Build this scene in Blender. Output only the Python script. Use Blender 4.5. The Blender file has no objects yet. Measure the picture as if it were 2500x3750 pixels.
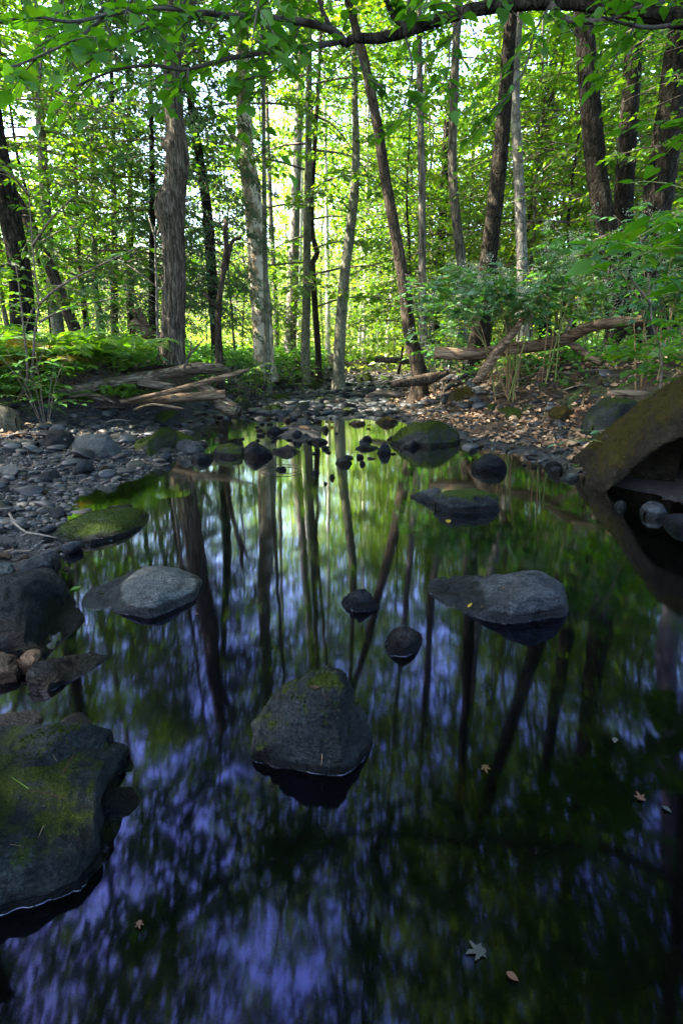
import bpy, math, random
import numpy as np
from mathutils import Vector, Matrix

SC = bpy.context.scene
COL = SC.collection
R = math.radians
rng = np.random.default_rng(11)
random.seed(5)

# ------------------------------------------------------------------ camera model (photo is 2500 x 3750 px, 20 mm lens, pitched down)
FPX, CX, CY, PITCH, CAMH = 2083.3, 1250.0, 1875.0, R(15.7), 1.0
CP, SP = math.cos(PITCH), math.sin(PITCH)

def ray(px, py):
    a, b = (px - CX) / FPX, (CY - py) / FPX
    return np.array([a, CP + b * SP, -SP + b * CP])
def at(px, py, Y):
    d = ray(px, py); t = Y / d[1]
    return np.array([d[0] * t, Y, CAMH + d[2] * t])
def on(px, py, z=0.0):
    d = ray(px, py)
    t = (z - CAMH) / min(d[2], -1e-4)
    return np.array([d[0] * t, d[1] * t, z])
def zc(p):
    return p[1] * CP - (p[2] - CAMH) * SP
def to_px(p):
    c = zc(p)
    return CX + FPX * p[0] / c, CY - FPX * (p[1] * SP + (p[2] - CAMH) * CP) / c

# ------------------------------------------------------------------ noise
def _h(ix, iy, iz):
    n = (ix.astype(np.uint32) * np.uint32(374761393) + iy.astype(np.uint32) * np.uint32(668265263) + iz.astype(np.uint32) * np.uint32(1274126177))
    n = (n ^ (n >> np.uint32(13))) * np.uint32(1103515245)
    n = (n ^ (n >> np.uint32(16))) * np.uint32(2246822519)
    n = n ^ (n >> np.uint32(15))
    return n.astype(np.float64) / 4294967295.0 * 2 - 1
def vn(p):
    p = np.asarray(p, float) + 1000.0
    i = np.floor(p).astype(np.int64); f = p - i
    u = f * f * (3 - 2 * f)
    r = 0
    for dx in (0, 1):
        wx = u[:, 0] if dx else 1 - u[:, 0]
        for dy in (0, 1):
            wy = u[:, 1] if dy else 1 - u[:, 1]
            for dz in (0, 1):
                wz = u[:, 2] if dz else 1 - u[:, 2]
                r = r + wx * wy * wz * _h(i[:, 0] + dx, i[:, 1] + dy, i[:, 2] + dz)
    return r
def fbm(p, o=4, gain=.5):
    p = np.asarray(p, float); a = 1.0; s = 0; n = 0
    for k in range(o):
        s = s + a * vn(p * (2.03 ** k) + 17.3 * k); n += a; a *= gain
    return s / n
def sst(x, a=0.0, b=1.0):
    t = np.clip((x - a) / (b - a), 0, 1); return t * t * (3 - 2 * t)

# ------------------------------------------------------------------ object helpers
def make_mesh(name, V, F, mat=None, smooth=True):
    """F: list of index arrays, each (n, k)."""
    me = bpy.data.meshes.new(name)
    V = np.asarray(V, dtype=np.float32)
    F = [np.asarray(f, dtype=np.int32) for f in (F if isinstance(F, (list, tuple)) else [F]) if len(f)]
    me.vertices.add(len(V)); me.vertices.foreach_set('co', V.ravel())
    nl = sum(f.size for f in F); npoly = sum(len(f) for f in F)
    me.loops.add(nl); me.polygons.add(npoly)
    me.loops.foreach_set('vertex_index', np.concatenate([f.ravel() for f in F]))
    tot = np.concatenate([np.full(len(f), f.shape[1], np.int32) for f in F])
    st = np.concatenate([[0], np.cumsum(tot)[:-1]]).astype(np.int32)
    me.polygons.foreach_set('loop_start', st)
    me.polygons.foreach_set('use_smooth', np.full(npoly, bool(smooth)))
    me.update(calc_edges=True); me.validate()
    if mat: me.materials.append(mat)
    return me
def obj(name, me, parent=None, loc=(0, 0, 0)):
    o = bpy.data.objects.new(name, me); COL.objects.link(o)
    o.location = loc
    if parent is not None: o.parent = parent
    return o
def tag(o, label=None, cat=None, group=None, kind=None):
    if label: o['label'] = label
    if cat: o['category'] = cat
    if group: o['group'] = group
    if kind: o['kind'] = kind
    return o
def empty(name, loc=(0, 0, 0), rz=0.0, sc=1.0):
    o = bpy.data.objects.new(name, None); COL.objects.link(o)
    o.empty_display_size = .2
    o.location = loc; o.rotation_euler = (0, 0, rz); o.scale = (sc, sc, sc) if np.isscalar(sc) else sc
    return o
def dup(root, loc, rz=0.0, sc=1.0, tilt=(0, 0)):
    c = root.copy(); COL.objects.link(c)
    c.location = loc; c.rotation_euler = (tilt[0], tilt[1], rz); c.scale = (sc, sc, sc) if np.isscalar(sc) else sc
    for k in ('label', 'group'):
        if k in c: del c[k]
    for ch in list(root.children):
        d = ch.copy(); COL.objects.link(d); d.parent = c
        for g in list(ch.children):
            e = g.copy(); COL.objects.link(e); e.parent = d
    return c

def catmull(P, step):
    P = np.asarray(P, float)
    if len(P) == 2: P = np.array([P[0], (P[0] + P[1]) / 2, P[1]])
    Q = np.vstack([2 * P[0] - P[1], P, 2 * P[-1] - P[-2]])
    out = []
    for i in range(1, len(Q) - 2):
        a, b, c, d = Q[i - 1], Q[i], Q[i + 1], Q[i + 2]
        n = max(1, int(np.linalg.norm((c - b)[:3]) / step))
        t = np.linspace(0, 1, n, endpoint=False)[:, None]
        out.append(.5 * (2 * b + (c - a) * t + (2 * a - 5 * b + 4 * c - d) * t ** 2 + (3 * b - a - 3 * c + d) * t ** 3))
    out.append(P[-1:])
    return np.vstack(out)

def tube(P, rad, sides=8, rough=0.0, nscale=(3.0, 1.2), seed=0, cap=True):
    """Tube along P (n,3), radius per point; rough = relative radial noise. Returns V, [quads, tris]."""
    P = np.asarray(P, float); n = len(P); rad = np.broadcast_to(np.asarray(rad, float), (n,))
    T = np.gradient(P, axis=0); T /= np.linalg.norm(T, axis=1)[:, None] + 1e-12
    ref = np.array([1.0, 0, 0]) if abs(T[0, 0]) < .9 else np.array([0, 1.0, 0])
    N = np.zeros_like(P); v = ref - T[0] * ref.dot(T[0]); N[0] = v / np.linalg.norm(v)
    for i in range(1, n):
        v = N[i - 1] - T[i] * N[i - 1].dot(T[i]); N[i] = v / (np.linalg.norm(v) + 1e-12)
    B = np.cross(T, N)
    a = np.linspace(0, 2 * math.pi, sides, endpoint=False)
    rr = np.repeat(rad[:, None], sides, 1)
    if rough:
        L = np.concatenate([[0], np.cumsum(np.linalg.norm(np.diff(P, axis=0), axis=1))])
        q = np.stack([np.repeat(np.cos(a)[None], n, 0) * nscale[0], np.repeat(np.sin(a)[None], n, 0) * nscale[0], np.repeat((L * nscale[1])[:, None], sides, 1)], -1).reshape(-1, 3) + seed * 7.7
        rr = rr * (1 + rough * fbm(q, 4, .6).reshape(n, sides))
    V = P[:, None, :] + rr[..., None] * (np.cos(a)[None, :, None] * N[:, None, :] + np.sin(a)[None, :, None] * B[:, None, :])
    V = V.reshape(-1, 3)
    i = np.arange(n - 1)[:, None] * sides; j = np.arange(sides)[None]; k = (j + 1) % sides
    Q = np.stack([i + j, i + k, i + sides + k, i + sides + j], -1).reshape(-1, 4)
    F = [Q]
    if cap:
        V = np.vstack([V, P[:1], P[-1:]]); c0, c1 = len(V) - 2, len(V) - 1
        jj = np.arange(sides); kk = (jj + 1) % sides; e = (n - 1) * sides
        F.append(np.vstack([np.stack([np.full(sides, c0), kk, jj], -1), np.stack([np.full(sides, c1), e + jj, e + kk], -1)]))
    return V, F

class MB:
    def __init__(s): s.V = []; s.F = {}; s.n = 0
    def add(s, V, F):
        for f in F:
            f = np.asarray(f)
            if len(f): s.F.setdefault(f.shape[1], []).append(f + s.n)
        s.V.append(np.asarray(V)); s.n += len(V)
    def mesh(s, name, mat, smooth=True):
        return make_mesh(name, np.vstack(s.V), [np.vstack(v) for v in s.F.values()], mat, smooth)

# leaf geometry: positions, pointing direction, upward normal, length -> V, F
def leaves(P, D, Nn, S, w=.32, shape='kite', fold=.12, droop=.15):
    P, D, Nn = (np.asarray(x, float) for x in (P, D, Nn)); S = np.asarray(S, float)[:, None]
    D = D / (np.linalg.norm(D, axis=1)[:, None] + 1e-9)
    U = np.cross(D, Nn); U /= np.linalg.norm(U, axis=1)[:, None] + 1e-9
    N = np.cross(U, D)
    if shape == 'kite':
        T = [(0, 0, 0), (.42, w, fold), (1, 0, -droop), (.42, -w, fold)]
        F = [(0, 1, 2), (0, 2, 3)]
    elif shape == 'needle':
        T = [(0, -w, 0), (0, w, 0), (1, w * .5, -droop), (1, -w * .5, -droop)]
        F = [(0, 1, 2), (0, 2, 3)]
    elif shape == 'heart':
        T = [(0, 0, 0), (-.12, w * .62, fold * .6), (.16, w * 1.1, fold), (.5, w * .86, fold * .5), (.8, w * .34, -droop * .5), (1, 0, -droop), (.8, -w * .34, -droop * .5), (.5, -w * .86, fold * .5), (.16, -w * 1.1, fold), (-.12, -w * .62, fold * .6), (.45, 0, -.02)]
        F = [(10, i, i + 1) for i in range(0, 9)] + [(10, 9, 0)]
    else:
        T = [(0, 0, 0), (.16, w * .62, fold * .6), (.42, w, fold), (.7, w * .68, fold * .2), (1, 0, -droop), (.7, -w * .68, fold * .2), (.42, -w, fold), (.16, -w * .62, fold * .6), (.42, 0, 0), (.72, 0, -droop * .35)]
        F = [(0, 8, 1), (1, 8, 2), (2, 8, 9), (2, 9, 3), (3, 9, 4), (4, 9, 5), (5, 9, 6), (6, 9, 8), (6, 8, 7), (7, 8, 0)]
    k = len(T)
    V = np.stack([P + S * (u * D + v * U + z * N) for u, v, z in T], 1).reshape(-1, 3)
    F = (np.arange(len(P))[:, None, None] * k + np.array(F)[None]).reshape(-1, 3)
    return V, [F]
# ------------------------------------------------------------------ materials
def new_mat(name):
    m = bpy.data.materials.new(name); m.use_nodes = True
    nt = m.node_tree; nt.nodes.clear()
    out = nt.nodes.new('ShaderNodeOutputMaterial')
    def N(t, **kw):
        n = nt.nodes.new('ShaderNode' + t)
        for k, v in kw.items():
            if k.startswith('i_'): n.inputs[k[2:].replace('_', ' ')].default_value = v
            else: setattr(n, k, v)
        return n
    def L(a, b): nt.links.new(a, b)
    return m, N, L, out
def ramp(N, stops, interp='LINEAR'):
    r = N('ValToRGB'); e = r.color_ramp.elements; r.color_ramp.interpolation = interp
    while len(e) < len(stops): e.new(.5)
    for k, (p, c) in enumerate(stops): e[k].position = p; e[k].color = (*c, 1) if len(c) == 3 else c
    return r
def mixc(N, L, fac, a, b, mode='MIX'):
    m = N('Mix', data_type='RGBA', blend_type=mode)
    for s, v in ((0, fac), (6, a), (7, b)):
        if hasattr(v, 'links'): L(v, m.inputs[s])
        else: m.inputs[s].default_value = (*v, 1) if isinstance(v, tuple) and len(v) == 3 else v
    return m.outputs[2]
def math_(N, L, op, a, b=None):
    m = N('Math', operation=op)
    for i, v in enumerate((a, b)):
        if v is None: continue
        if hasattr(v, 'links'): L(v, m.inputs[i])
        else: m.inputs[i].default_value = v
    return m.outputs[0]

def leaf_mat(name, cols, trans=.55, tcol=(1.9, 1.85, .35), gloss=.025, grough=.45):
    m, N, L, out = new_mat(name)
    g = N('NewGeometry'); oi = N('ObjectInfo')
    s = math_(N, L, 'ADD', math_(N, L, 'MULTIPLY', g.outputs['Random Per Island'], .75), math_(N, L, 'MULTIPLY', oi.outputs['Random'], .25))
    r = ramp(N, [(i / (len(cols) - 1), c) for i, c in enumerate(cols)]); L(s, r.inputs[0])
    d = N('BsdfDiffuse'); L(r.outputs[0], d.inputs[0])
    t = N('BsdfTranslucent'); L(mixc(N, L, 1.0, r.outputs[0], tcol, 'MULTIPLY'), t.inputs[0])
    mx = N('MixShader'); mx.inputs[0].default_value = trans; L(d.outputs[0], mx.inputs[1]); L(t.outputs[0], mx.inputs[2])
    gl = N('BsdfGlossy'); gl.inputs['Roughness'].default_value = grough; gl.inputs[0].default_value = (.9, .95, 1, 1)
    m2 = N('MixShader'); m2.inputs[0].default_value = gloss; L(mx.outputs[0], m2.inputs[1]); L(gl.outputs[0], m2.inputs[2])
    L(m2.outputs[0], out.inputs[0]); return m

def rock_mat(name, c_dark, c_light, moss=0.0, wet=True, scale=6.0, moss_col=(.035, .055, .008), rough=.62, wet_h=.035):
    m, N, L, out = new_mat(name)
    tc = N('TexCoord'); geo = N('NewGeometry'); oi = N('ObjectInfo')
    off = N('VectorMath', operation='ADD'); L(tc.outputs['Object'], off.inputs[0])
    sc3 = N('VectorMath', operation='SCALE'); sc3.inputs[3].default_value = 9.0
    cx = N('CombineXYZ'); L(oi.outputs['Random'], cx.inputs[0]); L(oi.outputs['Random'], cx.inputs[1]); L(cx.outputs[0], sc3.inputs[0]); L(sc3.outputs[0], off.inputs[1])
    P = off.outputs[0]
    n1 = N('TexNoise', i_Scale=scale, i_Detail=9.0, i_Roughness=.68); L(P, n1.inputs['Vector'])
    n2 = N('TexNoise', i_Scale=scale * 14, i_Detail=4.0, i_Roughness=.7); L(P, n2.inputs['Vector'])
    mp = N('Mapping'); mp.inputs['Scale'].default_value = (1.0, 1.6, 5.0); mp.inputs['Rotation'].default_value = (.35, .25, .5); L(P, mp.inputs['Vector'])
    n3 = N('TexNoise', i_Scale=scale * 1.6, i_Detail=6.0, i_Roughness=.6, i_Distortion=.6); L(mp.outputs[0], n3.inputs['Vector'])
    r1 = ramp(N, [(.3, c_dark), (.5, tuple((a + b) / 2 for a, b in zip(c_dark, c_light))), (.72, c_light)]); L(n1.outputs[0], r1.inputs[0])
    r2 = ramp(N, [(.32, (.3, .3, .32)), (.5, (.9, .9, .9)), (.68, (2.1, 2.0, 1.85))]); L(n2.outputs[0], r2.inputs[0])
    col = mixc(N, L, .95, r1.outputs[0], r2.outputs[0], 'MULTIPLY')
    r3 = ramp(N, [(.36, (.55, .55, .55)), (.5, (1, 1, 1)), (.66, (1.3, 1.28, 1.2))]); L(n3.outputs[0], r3.inputs[0])
    col = mixc(N, L, .8, col, r3.outputs[0], 'MULTIPLY')
    # pale lichen flecks
    vo = N('TexVoronoi', i_Scale=scale * 3.2); L(P, vo.inputs['Vector'])
    lf = ramp(N, [(.05, (1, 1, 1)), (.14, (0, 0, 0))]); L(vo.outputs['Distance'], lf.inputs[0])
    col = mixc(N, L, math_(N, L, 'MULTIPLY', lf.outputs[0], .4), col, tuple(min(.5, c * 1.7 + .03) for c in c_light))
    rgh = rough
    if moss > 0:
        sx = N('SeparateXYZ'); L(geo.outputs['Normal'], sx.inputs[0])
        nm = N('TexNoise', i_Scale=scale * 1.5, i_Detail=9.0, i_Roughness=.72); L(P, nm.inputs['Vector'])
        f = math_(N, L, 'ADD', math_(N, L, 'MULTIPLY', sx.outputs[2], .55), math_(N, L, 'MULTIPLY', nm.outputs[0], 1.3))
        rm = ramp(N, [(1.12 - .62 * moss - .06, (0, 0, 0)), (min(1, 1.12 - .62 * moss + .07), (1, 1, 1))])
        L(math_(N, L, 'MULTIPLY', f, .8), rm.inputs[0])
        nb = N('TexNoise', i_Scale=scale * 22, i_Detail=3.0); L(P, nb.inputs['Vector'])
        rb = ramp(N, [(.3, tuple(c * .4 for c in moss_col)), (.55, moss_col), (.75, (moss_col[0] * 2.0, moss_col[1] * 1.7, moss_col[2] * 1.2))]); L(nb.outputs[0], rb.inputs[0])
        col = mixc(N, L, rm.outputs[0], col, rb.outputs[0])
    hgt = math_(N, L, 'ADD', math_(N, L, 'MULTIPLY', n1.outputs[0], 1.0), math_(N, L, 'ADD', math_(N, L, 'MULTIPLY', n2.outputs[0], .22), math_(N, L, 'MULTIPLY', n3.outputs[0], .5)))
    bp = N('Bump'); bp.inputs['Strength'].default_value = 1.0; bp.inputs['Distance'].default_value = .05; L(hgt, bp.inputs['Height'])
    b = N('BsdfPrincipled'); b.inputs['Roughness'].default_value = rgh
    if wet:
        s2 = N('SeparateXYZ'); L(geo.outputs['Position'], s2.inputs[0])
        wz = math_(N, L, 'ADD', s2.outputs[2], math_(N, L, 'MULTIPLY', math_(N, L, 'SUBTRACT', n1.outputs[0], .5), wet_h * 1.6))
        rw = ramp(N, [(0, (1, 1, 1)), (wet_h, (1, 1, 1)), (wet_h * 1.3, (0, 0, 0))]); L(wz, rw.inputs[0])
        col = mixc(N, L, rw.outputs[0], col, mixc(N, L, 1.0, col, (.30, .30, .32), 'MULTIPLY'))
        mr = N('MapRange'); mr.inputs[3].default_value = rgh; mr.inputs[4].default_value = .34; L(rw.outputs[0], mr.inputs[0]); L(mr.outputs[0], b.inputs['Roughness'])
    L(col, b.inputs['Base Color']); L(bp.outputs[0], b.inputs['Normal'])
    b.inputs['Specular IOR Level'].default_value = .05
    L(b.outputs[0], out.inputs[0]); return m

def bark_mat(name, c_dark, c_mid, c_light, zs=.18, scale=16.0, bump=.9, patch=None, vertical='Z', moss=0.0):
    m, N, L, out = new_mat(name)
    tc = N('TexCoord'); oi = N('ObjectInfo')
    off = N('VectorMath', operation='ADD'); L(tc.outputs['Object'], off.inputs[0])
    cx = N('CombineXYZ')
    for i in range(3): L(math_(N, L, 'MULTIPLY', oi.outputs['Random'], 7.0 + i), cx.inputs[i])
    L(cx.outputs[0], off.inputs[1])
    mp = N('Mapping'); s = [1.0, 1.0, 1.0]; s['XYZ'.index(vertical)] = zs; mp.inputs['Scale'].default_value = s; L(off.outputs[0], mp.inputs['Vector'])
    n1 = N('TexNoise', i_Scale=scale, i_Detail=8.0, i_Roughness=.65, i_Distortion=.4); L(mp.outputs[0], n1.inputs['Vector'])
    v1 = N('TexVoronoi', feature='DISTANCE_TO_EDGE', i_Scale=scale * 1.1); L(mp.outputs[0], v1.inputs['Vector'])
    n2 = N('TexNoise', i_Scale=1.6, i_Detail=4.0); L(off.outputs[0], n2.inputs['Vector'])
    r1 = ramp(N, [(.32, c_dark), (.5, c_mid), (.7, c_light)]); L(n1.outputs[0], r1.inputs[0])
    rv = ramp(N, [(0, (.35, .35, .35)), (.12, (1, 1, 1))]); L(v1.outputs[0], rv.inputs[0])
    col = mixc(N, L, .8, r1.outputs[0], rv.outputs[0], 'MULTIPLY')
    r2 = ramp(N, [(.35, (.7, .7, .72)), (.65, (1.25, 1.22, 1.15))]); L(n2.outputs[0], r2.inputs[0])
    col = mixc(N, L, .8, col, r2.outputs[0], 'MULTIPLY')
    if patch:
        n4 = N('TexNoise', i_Scale=3.2, i_Detail=5.0, i_Roughness=.6); L(off.outputs[0], n4.inputs['Vector'])
        r4 = ramp(N, [(.5, (0, 0, 0)), (.56, (1, 1, 1))]); L(n4.outputs[0], r4.inputs[0])
        col = mixc(N, L, r4.outputs[0], col, patch)
    if moss:
        n5 = N('TexNoise', i_Scale=5.0, i_Detail=6.0, i_Roughness=.7); L(off.outputs[0], n5.inputs['Vector'])
        r5 = ramp(N, [(.62 - moss * .3, (0, 0, 0)), (.7 - moss * .3, (1, 1, 1))]); L(n5.outputs[0], r5.inputs[0])
        col = mixc(N, L, math_(N, L, 'MULTIPLY', r5.outputs[0], .8), col, (.045, .06, .012))
    bp = N('Bump'); bp.inputs['Strength'].default_value = bump; bp.inputs['Distance'].default_value = .03
    L(math_(N, L, 'ADD', math_(N, L, 'MULTIPLY', n1.outputs[0], .8), math_(N, L, 'MULTIPLY', rv.outputs[0], .45)), bp.inputs['Height'])
    b = N('BsdfPrincipled'); b.inputs['Roughness'].default_value = .9; b.inputs['Specular IOR Level'].default_value = .04
    L(col, b.inputs['Base Color']); L(bp.outputs[0], b.inputs['Normal']); L(b.outputs[0], out.inputs[0]); return m

def plain_mat(name, c, c2=None, rough=.8, scale=30.0):
    m, N, L, out = new_mat(name)
    b = N('BsdfPrincipled'); b.inputs['Roughness'].default_value = rough; b.inputs['Specular IOR Level'].default_value = .25
    tc = N('TexCoord'); n = N('TexNoise', i_Scale=scale, i_Detail=5.0); L(tc.outputs['Object'], n.inputs['Vector'])
    r = ramp(N, [(.35, c), (.65, c2 or tuple(x * 1.6 for x in c))]); L(n.outputs[0], r.inputs[0]); L(r.outputs[0], b.inputs['Base Color'])
    L(b.outputs[0], out.inputs[0]); return m

def litter_mat(name, cols, rough=.7):
    m, N, L, out = new_mat(name)
    g = N('NewGeometry'); r = ramp(N, [(i / (len(cols) - 1), c) for i, c in enumerate(cols)]); L(g.outputs['Random Per Island'], r.inputs[0])
    b = N('BsdfPrincipled'); b.inputs['Roughness'].default_value = rough; b.inputs['Specular IOR Level'].default_value = .3
    L(r.outputs[0], b.inputs['Base Color']); L(b.outputs[0], out.inputs[0]); return m

M = {}
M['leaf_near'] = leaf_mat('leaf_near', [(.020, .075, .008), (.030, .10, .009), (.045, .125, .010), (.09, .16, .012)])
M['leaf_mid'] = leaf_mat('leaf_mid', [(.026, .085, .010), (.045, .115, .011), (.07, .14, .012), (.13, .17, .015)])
M['leaf_far_lit'] = leaf_mat('leaf_far_lit', [(.07, .15, .025), (.11, .18, .03), (.16, .21, .04), (.22, .24, .055)], tcol=(1.75, 1.7, .9))  # paler and yellower: the sunlit glow of the glade put into the leaf colour
M['needle'] = leaf_mat('needle', [(.018, .05, .02), (.028, .07, .026), (.04, .09, .03)], trans=.3, tcol=(1.4, 1.6, .7))
M['knot'] = leaf_mat('knot', [(.018, .07, .026), (.026, .095, .03), (.04, .12, .022)], trans=.45, gloss=.07)
M['fern'] = leaf_mat('fern', [(.05, .14, .015), (.08, .18, .018), (.13, .21, .02)], trans=.55)
M['fern_gold'] = leaf_mat('fern_gold', [(.16, .19, .02), (.22, .17, .025), (.20, .11, .02)], trans=.5, tcol=(1.5, 1.3, .6))
M['herb'] = leaf_mat('herb', [(.03, .10, .02), (.05, .145, .025), (.08, .18, .03)], trans=.45)
M['blossom'] = leaf_mat('blossom', [(.2, .26, .2), (.26, .32, .24)], trans=.3, tcol=(1, 1, .9))
M['yellow_leaf'] = leaf_mat('yellow_leaf', [(.2, .15, .012), (.26, .18, .015)], trans=.4, tcol=(1.2, 1.1, .7))
M['brown_leaf'] = litter_mat('brown_leaf', [(.022, .009, .0045), (.032, .013, .006), (.016, .0075, .004)])
M['orange_leaf'] = litter_mat('orange_leaf', [(.026, .011, .002), (.034, .018, .002)])
M['pale_leaf'] = litter_mat('pale_leaf', [(.006, .009, .0095), (.01, .0125, .0125)])
M['litter'] = litter_mat('litter', [(.07, .035, .018), (.16, .085, .04), (.25, .15, .08), (.33, .22, .13), (.12, .055, .025)])
M['rock_dark'] = rock_mat('rock_dark', (.0015, .0018, .0024), (.010, .012, .014), scale=7)
M['rock_wet'] = rock_mat('rock_wet', (.0025, .003, .0045), (.012, .0135, .019), scale=9, rough=.38)
M['rock_grey'] = rock_mat('rock_grey', (.03, .036, .039), (.068, .075, .076), scale=9, wet_h=.03)
M['rock_blue'] = rock_mat('rock_blue', (.012, .0145, .018), (.042, .048, .055), scale=9)
M['rock_tan'] = rock_mat('rock_tan', (.045, .038, .026), (.13, .11, .08), scale=8, wet=False)
M['rock_rust'] = rock_mat('rock_rust', (.04, .024, .016), (.11, .075, .05), scale=9)
M['rock_moss'] = rock_mat('rock_moss', (.005, .006, .0075), (.022, .026, .028), moss=.5, scale=7, moss_col=(.018, .030, .004))
M['rock_mossy'] = rock_mat('rock_mossy', (.010, .011, .010), (.035, .036, .033), moss=.72, scale=6, moss_col=(.020, .030, .004))
M['rock_gold'] = rock_mat('rock_gold', (.004, .0036, .0026), (.022, .018, .0125), moss=.66, wet=False, scale=6, moss_col=(.024, .019, .004))
M['rock_boss'] = rock_mat('rock_boss', (.0012, .0016, .002), (.016, .021, .024), moss=.28, scale=9, wet_h=.02, moss_col=(.016, .024, .003))
M['bark_grey'] = bark_mat('bark_grey', (.022, .019, .015), (.08, .072, .06), (.17, .155, .13))
M['bark_snag'] = bark_mat('bark_snag', (.009, .007, .0055), (.05, .043, .034), (.16, .14, .112), zs=.14, scale=34, bump=1.0)
M['bark_brown'] = bark_mat('bark_brown', (.009, .007, .0052), (.032, .025, .019), (.074, .060, .046), zs=.25)
M['bark_dark'] = bark_mat('bark_dark', (.004, .0036, .003), (.015, .013, .010), (.045, .038, .03), zs=.35, scale=22, bump=1.0)
M['bark_smooth'] = bark_mat('bark_smooth', (.06, .057, .05), (.125, .118, .105), (.21, .20, .175), zs=.6, scale=9, bump=.4)
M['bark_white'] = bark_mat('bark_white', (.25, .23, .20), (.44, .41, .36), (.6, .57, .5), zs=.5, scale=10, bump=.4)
M['bark_peel'] = bark_mat('bark_peel', (.10, .075, .05), (.22, .18, .13), (.34, .29, .22), zs=.3, scale=12, patch=(.42, .37, .30))
M['bark_olive'] = bark_mat('bark_olive', (.05, .05, .035), (.11, .11, .08), (.18, .18, .14), zs=.5, scale=12, bump=.5)
M['log_grey'] = bark_mat('log_grey', (.015, .011, .008), (.07, .055, .042), (.18, .15, .12), zs=.12, scale=22, vertical='X', moss=.15)
M['log_brown'] = bark_mat('log_brown', (.03, .02, .012), (.11, .075, .05), (.24, .18, .125), zs=.16, scale=16, vertical='X')
M['wood_cut'] = plain_mat('wood_cut', (.20, .13, .08), (.34, .25, .16))
M['twig'] = plain_mat('twig', (.05, .035, .025), (.12, .09, .07))
M['twig_dark'] = plain_mat('twig_dark', (.015, .012, .010), (.045, .035, .03))
M['twig_pale'] = plain_mat('twig_pale', (.07, .055, .042), (.15, .125, .10))
M['stem_red'] = plain_mat('stem_red', (.11, .05, .03), (.17, .13, .05))
M['stem_green'] = plain_mat('stem_green', (.06, .10, .02), (.12, .13, .04))

def ground_mat():
    m, N, L, out = new_mat('forest_floor')
    geo = N('NewGeometry'); P = geo.outputs['Position']
    n1 = N('TexNoise', i_Scale=1.3, i_Detail=8.0, i_Roughness=.7); L(P, n1.inputs['Vector'])
    n2 = N('TexNoise', i_Scale=22.0, i_Detail=6.0, i_Roughness=.75); L(P, n2.inputs['Vector'])
    v = N('TexVoronoi', i_Scale=26.0); L(P, v.inputs['Vector'])
    r = ramp(N, [(.3, (.007, .005, .0035)), (.5, (.026, .017, .011)), (.7, (.062, .041, .025))]); L(n2.outputs[0], r.inputs[0])
    vr = ramp(N, [(0, (.4, .4, .4)), (.5, (1.4, 1.3, 1.2))]); L(v.outputs['Distance'], vr.inputs[0])
    col = mixc(N, L, .7, r.outputs[0], vr.outputs[0], 'MULTIPLY')
    g = ramp(N, [(.48, (0, 0, 0)), (.62, (1, 1, 1))]); L(n1.outputs[0], g.inputs[0])
    gr = ramp(N, [(.3, (.012, .028, .006)), (.7, (.05, .09, .015))]); L(n2.outputs[0], gr.inputs[0])
    col = mixc(N, L, math_(N, L, 'MULTIPLY', g.outputs[0], .75), col, gr.outputs[0])
    s = N('SeparateXYZ'); L(P, s.inputs[0])
    rx = N('MapRange'); rx.inputs[1].default_value = .4; rx.inputs[2].default_value = 1.4; rx.inputs[4].default_value = .2; L(s.outputs[0], rx.inputs[0])
    lo = N('MapRange'); lo.inputs[1].default_value = .22; lo.inputs[2].default_value = .38; L(math_(N, L, 'ADD', math_(N, L, 'ADD', s.outputs[2], rx.outputs[0]), math_(N, L, 'MULTIPLY', math_(N, L, 'SUBTRACT', n1.outputs[0], .5), .3)), lo.inputs[0])
    gv = ramp(N, [(0, (.004, .0043, .0055)), (.5, (.017, .018, .021))]); L(v.outputs['Color'], gv.inputs[0])
    gv2 = mixc(N, L, .25, gv.outputs[0], r.outputs[0])
    col = mixc(N, L, lo.outputs[0], gv2, col)
    b = N('BsdfPrincipled'); b.inputs['Roughness'].default_value = .85; b.inputs['Specular IOR Level'].default_value = .25
    bp = N('Bump'); bp.inputs['Strength'].default_value = .9; bp.inputs['Distance'].default_value = .05
    L(math_(N, L, 'ADD', n2.outputs[0], math_(N, L, 'MULTIPLY', v.outputs['Distance'], -.6)), bp.inputs['Height'])
    L(col, b.inputs['Base Color']); L(bp.outputs[0], b.inputs['Normal']); L(b.outputs[0], out.inputs[0]); return m
M['ground'] = ground_mat()

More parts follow.
